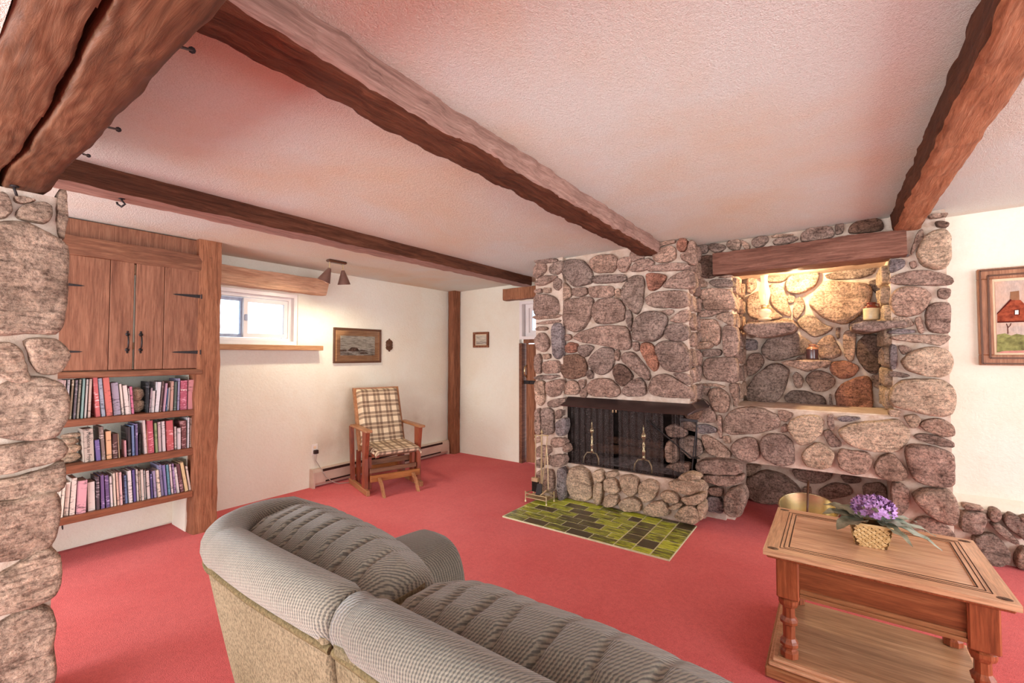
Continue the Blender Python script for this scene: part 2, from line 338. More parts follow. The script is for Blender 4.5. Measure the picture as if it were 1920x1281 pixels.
def scorched():
    m=M['wall'].copy(); m.name='cream_plaster_scorched'; t=m.node_tree; bs=t.nodes['Principled BSDF']; src=bs.inputs['Base Color'].links[0].from_socket
    def nd(ty,**k):
        x=t.nodes.new(ty)
        for a,v in k.items(): setattr(x,a,v)
        return x
    tc=nd('ShaderNodeTexCoord'); acc=None
    for loc,sc in (((0,1.03,.42),(.5,3.2,3.4)),((0,1.28,.72),(.5,2.6,2.0)),((0,2.2,.5),(.5,1.6,2.6))):
        mp=nd('ShaderNodeMapping'); mp.vector_type='TEXTURE'; mp.inputs['Location'].default_value=loc; mp.inputs['Scale'].default_value=tuple(1/x for x in sc); t.links.new(tc.outputs['Object'],mp.inputs[0])
        g=nd('ShaderNodeTexGradient'); g.gradient_type='SPHERICAL'; t.links.new(mp.outputs[0],g.inputs[0])
        if acc is None: acc=g.outputs['Fac']
        else:
            a=nd('ShaderNodeMath',operation='MAXIMUM'); t.links.new(acc,a.inputs[0]); t.links.new(g.outputs['Fac'],a.inputs[1]); acc=a.outputs[0]
    nz=nd('ShaderNodeTexNoise'); nz.inputs['Scale'].default_value=5; nz.inputs['Detail'].default_value=6; t.links.new(tc.outputs['Object'],nz.inputs[0])
    mu=nd('ShaderNodeMath',operation='MULTIPLY'); t.links.new(acc,mu.inputs[0]); t.links.new(nz.outputs['Fac'],mu.inputs[1])
    m2=nd('ShaderNodeMath',operation='MULTIPLY'); m2.inputs[1].default_value=.75; t.links.new(mu.outputs[0],m2.inputs[0])
    mx=nd('ShaderNodeMix'); mx.data_type='RGBA'; t.links.new(m2.outputs[0],mx.inputs[0]); t.links.new(src,mx.inputs[6]); mx.inputs[7].default_value=S(150,112,72); t.links.new(mx.outputs[2],bs.inputs['Base Color']); return m
struct('wall_left',mb,scorched())
DX0,DX1,DZ=-3.33,-2.52,2.10
mb=MB(); mb.box((WX-T,4.80,0),(DX0,5.0,2.5)).box((DX1,4.80,0),(-2.44,5.0,2.5)).box((DX0,4.80,DZ),(DX1,5.0,2.5)); struct('wall_back',mb,M['wall'])
mb=MB(); mb.box((.60,4.48,0),(3.4,4.66,2.6)); struct('wall_right',mb,M['wall'])
mb=MB(); mb.box((.95,-2.75,0),(3.6,-2.6,2.6)); struct('light_block_rear',mb,M['wall'])  # unseen wall added to keep outside light off the right wall
# plaster over the header beam
mb=MB(); mb.box((-2.8,-.05,2.012),(1.6,.108,2.45)); struct('wall_header',mb,M['ceil'])
# ------------------------------------------------------------------ rough hewn timbers
def hewn(name,p0,p1,w,h,mats,rough=.008,seed=0,nl=70,nw=8,nh=6,parent=None,grooves=(),topflat=True,fine=True,ends=True):
    """timber from p0 to p1 (bottom centre line); width w sideways, height h up."""
    p0=Vector(p0);p1=Vector(p1);d=(p1-p0);L=d.length;d.normalize();up=Vector((0,0,1))
    if abs(d.z)>.9: up=Vector((0,1,0))
    s=d.cross(up).normalized(); up=s.cross(d).normalized(); ring=[]
    for i in range(nw): ring.append((-.5+i/nw,0))
    for i in range(nh): ring.append((.5,i/nh))
    for i in range(nw): ring.append((.5-i/nw,1))
    for i in range(nh): ring.append((-.5,1-i/nh))
    n=len(ring); mbb=MB(); vs=[];fs=[]
    for k in range(nl+1):
        t=k/nl
        for a,b in ring:
            p=p0+d*(t*L)+s*(a*w)+up*(b*h)
            if not(topflat and b>=.999):
                q=p*1.0; e=Vector((noise.noise(q*9+Vector((seed,0,0))),noise.noise(q*9+Vector((0,seed+5,0))),noise.noise(q*9+Vector((9,0,seed)))))
                e2=Vector((noise.noise(q*2.3+Vector((seed*2,3,0))),noise.noise(q*2.3+Vector((4,seed,1))),noise.noise(q*2.3+Vector((7,2,seed)))))
                e3=noise.noise(Vector((q.x*40,q.y*40,q.z*40))+Vector((seed,)*3))*.35 if fine else 0
                off=s*(e.x+e2.x*1.1+e3)+up*(e.z+e2.z*.8+e3)
                edge=(abs(abs(a)-.5)<1e-6)+(b<1e-6)
                if edge==2: off+= (s*(-1 if a>0 else 1)+up)*.6
                p=p+off*rough
            vs.append(p)
    for k in range(nl):
        for i in range(n): fs.append((k*n+i,k*n+(i+1)%n,(k+1)*n+(i+1)%n,(k+1)*n+i))
    mbb.add(vs,fs)
    # faces by side: bottom=0 others=1
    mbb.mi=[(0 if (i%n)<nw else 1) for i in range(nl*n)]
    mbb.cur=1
    if ends: mbb.add([vs[i] for i in range(n)],[tuple(range(n))]); mbb.add([vs[nl*n+i] for i in range(n)],[tuple(range(n))])
    return mbb.build(name,mats,parent,smooth=True)
def flat_sh(o,deg=38): auto_smooth(o,deg); return o
b=hewn('ceiling_beam',(-1.285,.34,2.252),(-1.285,3.90,2.262),.19,.14,[M['beam_dark'],M['beam_lit']],.014,3,150,8,6)
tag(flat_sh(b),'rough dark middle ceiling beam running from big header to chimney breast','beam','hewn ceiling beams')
b=hewn('ceiling_beam',(-3.03,.34,2.222),(-3.03,4.50,2.232),.18,.14,[M['beam_lit'],M['beam_dark']],.007,8,120,6,6)
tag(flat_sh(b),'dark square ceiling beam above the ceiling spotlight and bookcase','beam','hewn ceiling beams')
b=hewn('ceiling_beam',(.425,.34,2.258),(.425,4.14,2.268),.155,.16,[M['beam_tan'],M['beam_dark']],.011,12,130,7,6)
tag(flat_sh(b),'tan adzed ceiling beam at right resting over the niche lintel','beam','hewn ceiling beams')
# header beam with a long open crack on its underside
crk=[at(x,y,2,2.0) for x,y in [(225,-40),(205,0),(182,42),(158,84),(139,130),(118,165),(104,198),(86,226),(58,262),(48,285),(28,305),(10,322),(0,345),(-30,380)]]
def cdist(x,y):
    best=9
    for a,c in zip(crk,crk[1:]):
        lo,hi=min(a.x,c.x),max(a.x,c.x)
        if lo-.02<=x<=hi+.02:
            t=0 if abs(c.x-a.x)<1e-6 else max(0,min(1,(x-a.x)/(c.x-a.x))); best=min(best,abs(y-(a.y+(c.y-a.y)*t)))
    return best
mb=MB(); hx0,hx1,hy0,hy1=-2.62,1.2,.105,.33
def hd(u,v):
    x=hx0+(hx1-hx0)*u; ed=noise.noise(Vector((x*3.2,5,0)))*.02+noise.noise(Vector((x*11,2,0)))*.006; ed0=noise.noise(Vector((x*3,15,0)))*.018
    y=hy0+ed0+(hy1+ed-hy0-ed0)*v
    q=Vector((x*5,y*14,1)); z=2.0+noise.noise(q)*.005+noise.noise(q*3)*.003+ (abs(v-.5)*2)**6*.018
    w=.0065+.004*noise.noise(Vector((x*6,0,9)))
    dd=cdist(x,y)
    if dd<w: z+=.06*(1-dd/w)**.5
    elif dd<w*2: z+=.004*(1-(dd-w)/w)
    return Vector((x,y,z))
mb.grid(hd,460,84)
def hs(u,v):
    p=hd(u,1); p2=Vector((p.x,p.y,p.z+(2.40-p.z)*v)); p2.y+=noise.noise(Vector((p.x*6,v*3,2)))*.01*(v>0); return p2
def hs0(u,v):
    p=hd(u,0); return Vector((p.x,p.y,p.z+(2.40-p.z)*v))
mb.grid(hs,200,4); mb.grid(hs0,200,2)
b=mb.build('header_beam',M['beam_head'],smooth=True); flat_sh(b,50)
tag(b,'massive split header beam with a long open crack at top left','beam')
def nail(p,q,r,lab):
    m=MB(); m.tube([p,q],r,6); d=(Vector(q)-Vector(p)).normalized(); m.tube([Vector(q)-d*.002,Vector(q)+d*.003],r*2.2,8)
    tag(m.build('nail',M['iron']),lab,'nail','iron nails in the header beam')
nail(at(330,86,1,.33),at(360,94,1,.395),.0035,'longest iron nail sticking out of the header beam near top')
nail(at(196,237,1,.34),at(222,243,1,.40),.0035,'middle iron nail sticking out of the header beam')
nail(at(156,289,1,.345),at(166,292,1,.39),.003,'lowest short iron nail on header beam by dark beam end')
m=MB(); h=at(228,372,2,2.225); m.tube([h+Vector((0,0,.02)),h+Vector((0,0,-.01)),h+Vector((.012,.012,-.03)),h+Vector((0,.0,-.045)),h+Vector((-.02,-.012,-.03)),h+Vector((-.022,-.014,-.02))],.005,8); m.lathe(h+Vector((0,0,-.004)),[(.014,0),(.014,.01)],10)
tag(m.build('ceiling_hook',M['iron'],smooth=True),'black iron ceiling hook under the dark beam above bookcase','hook')
m=MB(); h=at(27,348,2,2.0); m.tube([h+Vector((0,0,.02)),h+Vector((0,0,-.012)),h+Vector((.004,.006,-.035))],.004,6); m.lathe(h+Vector((0,0,-.006)),[(.012,0),(.012,.008)],8)
tag(m.build('ceiling_hook',M['iron'],smooth=True),'small black hook under the header beam above stone column','hook')
# corner post, bookcase post
b=hewn('corner_post',(-4.42,4.665,0),(-4.42,4.665,2.32),.12,.12,[M['post_dark'],M['post_dark']],.004,4,60,4,4,topflat=False,ends=False); tag(flat_sh(b),'round brown wooden post standing in the far corner','post')
# ------------------------------------------------------------------ STONES
VW={'V8':(980,420,3.559),'W1':(980,700,3.3705),'Z1':(1280,440,7.115),'Z2':(1280,600,7.115),'Z3':(1280,780,6.404),'V2':(1290,400,3.556),'V3':(1300,700,3.3717),'Z7':(1640,860,5.82),'C6':(0,360,3.2),'C7':(0,740,2.3688),'P':(0,0,1)}
def smooth_poly(p,it=2):
    for _ in range(it):
        q=[]
        for i in range(len(p)):
            a,c=p[i],p[(i+1)%len(p)]; q.append((a[0]*.82+c[0]*.18,a[1]*.82+c[1]*.18)); q.append((a[0]*.18+c[0]*.82,a[1]*.18+c[1]*.82))
        p=q
    return p
def resample(p,n):
    L=[0]
    for i in range(len(p)):
        a,c=p[i],p[(i+1)%len(p)]; L.append(L[-1]+math.hypot(a[0]-c[0],a[1]-c[1]))
    T=L[-1]; out=[];j=0
    for k in range(n):
        d=T*k/n
        while L[j+1]<d: j+=1
        t=(d-L[j])/max(1e-9,L[j+1]-L[j]); a,c=p[j],p[(j+1)%len(p)]; out.append((a[0]+(c[0]-a[0])*t,a[1]+(c[1]-a[1])*t))
    return out
SEED=[0]; POLY={}
def stone_uv(uv,frame,parent,mat,h=None,n=None,back=.05,rough=1.):
    """uv polygon in metres; frame(u,v,d)->world with d out of the wall."""
    SEED[0]+=1; sd=SEED[0]*7.31
    area_=abs(sum(a[0]*c[1]-c[0]*a[1] for a,c in zip(uv,uv[1:]+uv[:1])))/2
    size=math.sqrt(max(area_,1e-5))
    if n is None: n=22 if size<.09 else (34 if size<.2 else 56)
    p=resample(smooth_poly(uv),n); cx=sum(a[0] for a in p)/n; cy=sum(a[1] for a in p)/n
    if h is None: h=min(.06,.022+.13*size*random.uniform(.7,1.15))
    tx,ty=random.uniform(-.10,.10),random.uniform(-.10,.10)
    prof=[(1.0,-back),(1.0,0),(1.005,h*.4),(.985,h*.70),(.955,h*.88),(.90,h*.97),(.8,h*1.0),(.66,h*1.01),(.5,h*1.02),(.34,h*1.02),(.17,h*1.02)]
    if size<.09: prof=[prof[q] for q in (0,1,2,3,4,5,6,8)]
    m=MB(); vs=[];fs=[]
    for k,(s,d) in enumerate(prof):
        for i,(a,c) in enumerate(p):
            u=cx+(a-cx)*s; v=cy+(c-cy)*s; dd=d
            if k>=1:
                w=1 if k>1 else .4
                q=Vector((u/size*1.2,v/size*1.2,d/size))+Vector((sd,sd*.3,0)); nn=noise.noise(q)*.45+noise.noise(q*2.9)*.30
                qa=Vector((u,v,d))+Vector((sd,sd*.7,0)); fine=noise.noise(qa*24)*.005+noise.noise(qa*55)*.0028
                dd+=nn*h*.5*w*rough + fine*w + (tx*(u-cx)+ty*(v-cy))*w*min(1,d/h)
                u+=(noise.noise(q*2+Vector((5,0,0)))*size*.03+noise.noise(qa*30+Vector((3,0,0)))*.004)*rough; v+=(noise.noise(q*2+Vector((0,9,0)))*size*.03+noise.noise(qa*30+Vector((0,4,0)))*.004)*rough
            vs.append(frame(u,v,dd))
    K=len(prof)
    for k in range(K-1):
        for i in range(n): fs.append((k*n+i,k*n+(i+1)%n,(k+1)*n+(i+1)%n,(k+1)*n+i))
    vs.append(frame(cx,cy,prof[-1][1]+tx*0)); c0=len(vs)-1
    for i in range(n): fs.append(((K-1)*n+i,(K-1)*n+(i+1)%n,c0))
    m.add(vs,fs); return m.build('stone',mat,parent,smooth=True)
def frY(Y): return lambda u,v,d: Vector((u,Y-d,v))
def frX(X,sg=1): return lambda u,v,d: Vector((X+sg*d,u,v))
def stones(view,ax,val,polys,parent,mat='stone',sg=1,**k):
    x0,y0,s=VW[view]; out=[]
    for e in polys:
        mm=mat; kk=dict(k); poly=e
        if isinstance(e,tuple): poly=e[0]; mm=e[1] or mat; kk.update(e[2] if len(e)>2 else {})
        uv=[]
        for (x,y) in poly:
            p=at(x0+x/s,y0+y/s,ax,val); uv.append((p.x if ax==1 else p.y,p.z))
        gx=sum(a for a,c in uv)/len(uv); gy=sum(c for a,c in uv)/len(uv); g=math.sqrt(abs(sum(a[0]*c[1]-c[0]*a[1] for a,c in zip(uv,uv[1:]+uv[:1])))/2)
        e_=(g+.008)/g; uv=[(gx+(a-gx)*e_,gy+(c-gy)*e_) for a,c in uv]; POLY.setdefault(round(val,2),[]).append(uv)
        out.append(stone_uv(uv,frY(val) if ax==1 else frX(val,sg),parent,M[mm],**kk))
    return out
def gapfill(parent,val,u0,u1,v0,v1,count,rmin=.02,mat='stone',seed=1):
    rnd=random.Random(seed); L=list(POLY.get(round(val,2),[])); made=0; cand=[]
    def dist(u,v):
        best=9
        for P in L:
            ins=False
            for a,c in zip(P,P[1:]+P[:1]):
                dx,dy=c[0]-a[0],c[1]-a[1]; t=max(0,min(1,((u-a[0])*dx+(v-a[1])*dy)/max(1e-9,dx*dx+dy*dy))); best=min(best,math.hypot(u-a[0]-dx*t,v-a[1]-dy*t))
                if (a[1]>v)!=(c[1]>v) and u<(c[0]-a[0])*(v-a[1])/(c[1]-a[1])+a[0]: ins=not ins
            if ins: return 0
        return min(best,u-u0+.02,u1-u+.02,v-v0+.02,v1-v+.02)
    for _ in range(260):
        if made>=count: break
        b=max(((lambda u,v:(dist(u,v),u,v))(rnd.uniform(u0,u1),rnd.uniform(v0,v1)) for _ in range(40)),key=lambda x:x[0])
        if b[0]<rmin: break
        r,u,v=b; r=min(r,.07); n=7; ph=rnd.uniform(0,6); P=[]
        for k in range(n):
            th=ph+2*math.pi*k/n; q=r*.6
            while q<r*2.2 and dist(u+q*math.cos(th),v+q*math.sin(th))>.006: q+=.006
            P.append((u+q*math.cos(th),v+q*math.sin(th)))
        L.append(P); stone_uv(P,frY(val),parent,M[mat],h=.022); made+=1
def fill(parent,frame,u0,u1,v0,v1,rows,mat='stone',wmin=.1,wmax=.22,gap=.018,**k):
    """rows of squarish field stones on a side face the photo shows edge-on."""
    v=v0
    for r in range(rows):
        hgt=(v1-v0)/rows; u=u0
        while u<u1-.03:
            w=min(random.uniform(wmin,wmax),u1-u); 
            if u1-u-w<.05: w=u1-u
            a,c,e,f=u+gap*.5,u+w-gap*.5,v+gap*.5,v+hgt-gap*.5; j=lambda:random.uniform(-.012,.012)
            ch=min(c-a,f-e)*.25
            stone_uv([(a+ch+j(),e+j()),(c-ch+j(),e+j()),(c+j(),e+ch+j()),(c+j(),f-ch+j()),(c-ch+j(),f+j()),(a+ch+j(),f+j()),(a+j(),f-ch+j()),(a+j(),e+ch+j())],frame,parent,M[mat],**k)
            u+=w
        v+=hgt
FP=thing('stone_fireplace',(-.9,4.4,0),'rough fieldstone fireplace wall with dark firebox, raised hearth and lit niche','fireplace')
def core(a,b,name='mortar_core',mat='mortar'):
    m=MB(); m.box(a,b); return m.build(name,M[mat],FP)
top=lambda x:cz(x)+.005
PY,BY,RY,NY,AY=3.80,3.86,4.20,4.78,4.88
core((-2.44,PY+.010,0),(-2.13,4.82,top(-2.3)))
core((-2.13,BY+.010,.97),(-.975,4.85,top(-1.5)))
core((-2.13,3.885,0),(-.955,4.6,.345))
core((-2.13,4.40,.34),(-.93,4.85,.98),'firebox_back','soot')
core((-2.135,3.90,.34),(-2.10,4.42,.98),'firebox_side','soot')
core((-2.10,3.92,.345),(-1.0,4.41,.352),'firebox_floor','soot')
core((-1.0,RY+.010,0),(-.70,4.95,top(-.8)))
core((-.70,RY+.010,2.12),(.345,4.95,top(-.1)))
core((-.70,RY+.010,.50),(.345,4.95,.955))
core((-.72,NY+.010,.95),(.36,4.96,2.2))
core((.345,RY+.010,0),(.64,4.95,top(.5)))
core((-.72,AY+.010,0),(.36,4.97,.51))
# pilaster left of the firebox
stones('V8',1,PY,[[(92,240),(160,235),(232,232),(228,258),(165,262),(95,265)],[(80,285),(110,265),(155,268),(160,310),(130,345),(95,365),(78,340)],[(180,295),(215,262),(255,245),(275,262),(268,310),(235,338),(195,335)],
 [(90,400),(130,355),(180,345),(240,350),(200,380),(160,405),(110,415)],[(85,440),(130,432),(128,462),(88,465)],[(140,430),(190,428),(190,460),(150,462)],[(90,480),(150,470),(215,485),(240,510),(245,580),(225,610),(110,625),(85,600)],
 [(65,625),(110,605),(230,600),(262,610),(220,630),(100,638)],[(90,668),(150,650),(258,640),(240,658),(130,672)],[(90,700),(120,685),(170,690),(160,710),(105,712)],[(85,775),(115,730),(150,728),(180,770),(180,820),(150,855),(105,840)],
 ([(205,670),(265,662),(270,780),(268,880),(240,905),(215,880),(205,800)],'stone_gray'),[(85,890),(115,865),(130,900),(130,990),(105,1000),(85,960)],[(140,870),(185,868),(190,895),(150,905)],[(140,925),(195,910),(250,915),(250,995),(150,1000)],
 [(80,1025),(130,1008),(235,1008),(250,1020),(180,1038),(100,1038)],[(90,1055),(130,1045),(155,1060),(152,1180),(125,1215),(95,1190)],[(165,1060),(210,1045),(265,1035),(275,1075),(255,1140),(200,1155),(165,1130)],[(170,1190),(215,1170),(280,1160),(290,1190),(240,1220),(185,1222)]],FP)
stones('W1',1,PY,[[(85,230),(120,220),(125,380),(95,385),(82,330)],[(130,225),(170,218),(200,240),(205,370),(165,388),(132,380)],[(215,235),(255,230),(250,280),(215,290)],([(215,305),(280,280),(285,340),(265,395),(220,390)],'stone_gray'),
 [(82,410),(112,400),(115,430),(88,440)],[(190,410),(250,405),(280,430),(270,455),(215,470),(185,450)],[(85,480),(120,455),(180,460),(185,500),(130,530),(90,525)],[(262,465),(285,445),(302,480),(285,500),(262,490)],[(85,555),(110,540),(135,560),(130,595),(95,595)],
 [(180,530),(220,510),(265,515),(278,550),(260,585),(205,590),(180,565)],[(95,620),(140,605),(200,610),(205,730),(150,750),(95,740)],([(228,605),(255,590),(278,640),(275,790),(230,800),(225,700)],'stone_gray')],FP)
# chimney breast
stones('V8',1,BY,[[(275,260),(330,238),(405,240),(450,290),(470,340),(465,395),(380,418),(330,410),(285,350),(262,300)],[(450,240),(520,208),(600,206),(632,230),(630,290),(600,325),(490,330),(455,290)],[(640,240),(680,225),(730,225),(720,270),(690,325),(650,318),(638,280)],
 [(715,300),(770,245),(840,230),(880,255),(870,285),(800,318),(730,318)],[(875,215),(920,165),(985,145),(1020,165),(1025,230),(980,255),(920,262),(885,245)],([(1030,130),(1060,98),(1095,105),(1105,150),(1080,185),(1040,180)],'stone_red'),[(880,140),(950,120),(1020,108),(1015,130),(940,145),(885,165)],
 [(1055,215),(1100,190),(1120,110),(1155,130),(1160,270),(1120,268),(1070,240)],[(830,300),(870,280),(980,265),(1080,265),(1125,285),(1080,310),(960,315),(850,318)],[(470,360),(500,345),(680,338),(695,365),(670,390),(500,400),(475,385)],[(250,400),(290,395),(325,430),(330,480),(300,505),(262,518),(248,470)],
 [(335,430),(385,425),(435,430),(435,465),(400,485),(340,480)],[(445,425),(520,415),(610,418),(615,470),(580,495),(460,490)],[(665,440),(700,375),(750,345),(800,350),(815,390),(808,500),(795,570),(765,605),(720,570),(670,510)],([(825,340),(880,330),(960,345),(960,370),(920,420),(870,450),(840,430)],'stone_red'),
 [(935,425),(990,360),(1060,320),(1110,310),(1150,330),(1165,420),(1100,435),(1000,430)],[(820,500),(870,460),(960,450),(1080,450),(1110,470),(1110,545),(1060,562),(900,562),(830,540)],[(270,530),(330,500),(440,490),(475,500),(468,600),(420,690),(370,722),(310,705),(280,640)],
 [(475,545),(510,505),(600,493),(660,510),(685,560),(682,640),(620,665),(500,668),(470,620)],[(695,580),(720,575),(735,620),(735,720),(715,700),(695,640)],([(745,690),(770,620),(830,590),(900,585),(960,605),(970,650),(940,740),(880,788),(790,782),(742,770)],None,{'h':.09}),[(985,640),(1040,590),(1110,570),(1112,640),(1070,665),(1000,655)],
 [(930,580),(1000,572),(1010,590),(975,612)],[(950,720),(980,670),(1060,665),(1110,690),(1112,760),(1060,785),(960,770)],[(275,745),(320,735),(330,765),(300,780),(275,770)],[(335,765),(400,720),(520,685),(660,680),(710,700),(728,790),(715,840),(670,845),(560,810),(420,795)],
 ([(285,820),(320,790),(370,800),(368,850),(320,865),(290,850)],'stone_red'),[(375,825),(430,805),(480,820),(440,880),(410,888),(380,860)],[(440,920),(490,850),(540,822),(605,830),(620,890),(600,970),(540,1010),(490,990),(450,950)],[(615,860),(640,835),(652,870),(640,915),(620,900)],[(730,790),(775,785),(785,840),(750,855)],
 ([(800,800),(850,790),(890,830),(912,900),(905,960),(885,985),(850,960),(810,890),(790,840)],'stone_red'),[(890,820),(940,780),(1060,785),(1095,820),(1125,900),(1110,980),(1040,990),(960,975),(925,930)],([(262,930),(280,880),(360,868),(410,890),(435,950),(425,1010),(370,1032),(300,1030),(265,990)],'stone_dark'),
 [(655,900),(690,855),(750,860),(790,910),(840,970),(858,1020),(840,1050),(790,1020),(720,960)],([(612,960),(640,930),(690,950),(740,1010),(730,1040),(670,1085),(625,1050),(608,1010)],'stone_dark'),[(430,990),(455,970),(475,1000),(470,1030),(440,1030)],[(285,1070),(330,1040),(375,1060),(385,1100),(370,1138),(300,1138),(283,1110)],
 [(375,1045),(425,1038),(420,1080),(395,1100)],[(430,1080),(480,1035),(580,1030),(640,1080),(655,1130),(620,1155),(450,1145)],[(665,1110),(720,1050),(790,1025),(820,1070),(830,1130),(790,1150),(690,1148)],[(840,1090),(880,1020),(950,998),(1020,1030),(1100,1080),(1150,1135),(1130,1165),(1000,1160),(870,1140)],
 [(1005,1000),(1070,995),(1115,1010),(1130,1070),(1095,1065),(1040,1030)]],FP)
gapfill(FP,BY,-2.11,-.98,1.0,2.34,14,seed=2); gapfill(FP,PY,-2.42,-2.15,.03,2.33,8,seed=3)
# breast return (side facing the niche)
fill(FP,frX(-.975),BY+.03,4.19,1.0,2.36,9,wmin=.11,wmax=.2)
# pier left of niche and band above the lintel
stones('Z1',1,RY,[[(200,150),(330,140),(350,180),(330,250),(205,250)],[(350,170),(390,130),(480,125),(560,150),(570,185),(500,235),(440,248),(380,215)],[(590,120),(640,80),(740,70),(780,100),(770,170),(720,225),(640,200),(600,170)],[(780,85),(820,95),(895,150),(890,190),(850,205),(800,150)],
 [(925,110),(960,50),(1060,25),(1130,30),(1140,90),(1080,150),(1000,180),(940,150)],[(1190,25),(1300,0),(1450,0),(1470,10),(1300,40),(1200,40)],[(1205,100),(1260,65),(1400,35),(1510,30),(1530,70),(1450,110),(1300,135),(1230,135)],
 ([(210,430),(230,310),(290,280),(400,285),(450,340),(480,430),(470,530),(400,580),(300,580),(230,530)],'stone_dark',{'h':.02}),[(200,590),(260,585),(320,640),(325,700),(230,700)],[(350,640),(420,600),(560,600),(670,615),(690,690),(600,705),(440,700)],[(480,575),(560,550),(660,545),(660,565),(560,580)],
 [(240,780),(280,725),(420,720),(630,735),(700,850),(710,960),(690,1000),(420,1000),(300,1000),(250,880)],[(120,830),(180,830),(235,900),(235,970),(180,980),(130,900)],[(220,1040),(280,1015),(560,1010),(620,1020),(440,1065),(380,1100),(225,1100)],[(440,1100),(500,1060),(640,1040),(690,1080),(690,1180),(670,1220),(590,1180),(500,1140)]],FP)
stones('V2',1,RY,[[(750,150),(800,105),(880,82),(950,95),(972,130),(960,165),(880,180),(760,195)],[(980,75),(1035,65),(1035,130),(985,145)],([(1070,110),(1110,65),(1200,30),(1280,45),(1300,80),(1290,115),(1200,130),(1080,135)],'stone_dark')],FP)
stones('Z2',1,RY,[[(170,30),(240,0),(440,0),(480,60),(510,150),(505,300),(430,345),(420,300),(200,290),(150,200)],[(530,120),(580,75),(680,85),(740,120),(750,300),(740,440),(690,480),(570,490),(545,380)],([(60,340),(150,305),(400,295),(415,350),(350,385),(90,395)],None,{'h':.13}),
 [(260,440),(320,400),(500,390),(525,430),(500,480),(300,495)],[(130,440),(240,400),(250,480),(245,620),(190,660),(140,660)],[(270,600),(320,520),(480,500),(690,500),(730,530),(740,650),(740,800),(700,840),(620,830),(480,815),(330,800),(280,720)],[(270,850),(420,850),(560,880),(550,905),(430,885),(280,885)],
 [(280,910),(370,900),(340,980),(330,1010),(285,980)],[(345,990),(400,915),(480,905),(560,940),(630,1030),(625,1160),(590,1225),(500,1230),(410,1170),(370,1080)],[(620,870),(680,850),(730,880),(735,1140),(700,1145),(680,1060),(640,960)]],FP)
# lower band
stones('V3',1,RY,[[(0,170),(40,150),(95,180),(140,260),(145,300),(80,315),(20,300)],[(200,290),(240,235),(330,212),(440,220),(520,260),(550,310),(520,350),(400,380),(260,388),(200,365)],[(155,270),(180,268),(185,400),(165,415)],([(20,330),(80,320),(150,350),(140,375),(60,380),(20,365)],'stone_gray'),
 ([(590,340),(620,290),(720,265),(790,265),(825,300),(810,370),(760,430),(680,452),(630,400)],'stone_pale'),[(845,265),(885,262),(890,350),(870,362),(850,320)],([(910,280),(960,270),(1060,280),(1010,300),(940,305)],'stone_gray'),([(915,360),(980,320),(1080,305),(1200,300),(1290,285),(1370,370),(1350,430),(1280,498),(1150,490),(1020,465),(950,420)],'stone_pale'),
 ([(1325,270),(1400,260),(1440,290),(1400,345),(1370,340)],'stone_pale'),[(1430,320),(1480,290),(1560,285),(1640,330),(1650,390),(1580,400),(1470,365)],[(1395,395),(1440,380),(1560,400),(1640,435),(1640,465),(1560,460),(1430,420)],[(50,400),(90,390),(160,430),(240,500),(230,535),(160,530),(90,500)],
 [(240,460),(280,420),(350,400),(395,415),(418,480),(410,545),(330,560),(260,520)],[(425,420),(470,385),(570,385),(625,430),(640,500),(635,570),(560,585),(450,540),(430,480)],([(680,520),(720,470),(790,430),(880,490),(890,520),(870,590),(800,605),(710,580)],'stone_pale'),[(820,370),(860,355),(935,440),(930,465),(860,460)],
 [(910,520),(930,475),(1010,490),(1110,500),(1130,560),(1090,625),(1020,635),(930,600)],[(1140,590),(1180,520),(1260,505),(1310,560),(1350,630),(1330,675),(1240,680),(1160,640)],([(1335,470),(1380,445),(1530,465),(1640,500),(1650,600),(1640,705),(1540,712),(1410,680),(1365,630)],None,{'h':.07}),
 [(1250,700),(1310,690),(1365,740),(1365,835),(1300,900),(1255,880)],([(1385,760),(1440,725),(1600,720),(1650,790),(1660,870),(1650,950),(1560,930),(1450,860),(1395,800)],None,{'h':.10}),[(560,330),(588,320),(600,360),(560,378)],[(190,400),(230,395),(235,440),(200,440)]],FP)
# right pier
stones('V2',1,RY,[[(1600,15),(1720,0),(1725,20),(1620,40)],([(1650,60),(1700,55),(1735,70),(1720,95),(1660,90)],'stone_dark'),([(1515,280),(1560,170),(1620,130),(1700,110),(1740,160),(1745,300),(1710,370),(1640,375),(1560,345)],'stone_pale',{'h':.085}),([(1340,310),(1445,315),(1440,360),(1340,405)],'stone_gray'),  # small dark stone near the top stands in for a shaded hole
 ([(1345,280),(1450,275),(1470,290),(1350,297)],'stone_gray'),[(1475,330),(1510,320),(1520,360),(1490,370)],[(1330,450),(1400,410),(1520,380),(1640,395),(1755,425),(1755,470),(1680,485),(1500,480),(1380,475)],[(1350,560),(1380,510),(1460,490),(1560,500),(1615,540),(1610,590),(1550,670),(1480,690),(1380,680),(1350,620)],
 [(1665,510),(1745,503),(1745,550),(1720,575),(1670,560)],[(1580,680),(1600,620),(1660,595),(1745,600),(1745,780),(1720,800),(1610,790),(1585,740)],[(1510,710),(1545,695),(1570,790),(1540,800)],([(1335,785),(1420,770),(1505,780),(1500,800),(1340,803)],'stone_gray'),
 [(1345,830),(1400,810),(1740,815),(1735,840),(1680,885),(1600,868),(1400,850)],([(1345,900),(1360,875),(1392,890),(1390,1030),(1350,1040)],'stone_gray'),[(1400,885),(1440,880),(1490,910),(1430,945)],([(1410,990),(1480,930),(1560,900),(1660,895),(1740,930),(1760,1000),(1740,1060),(1670,1090),(1560,1080),(1460,1050)],'stone_pale',{'h':.08}),
 [(1345,1050),(1400,1060),(1480,1080),(1440,1095),(1345,1085)],[(1485,250),(1530,130),(1562,110),(1562,180),(1515,240),(1490,275)]],FP)
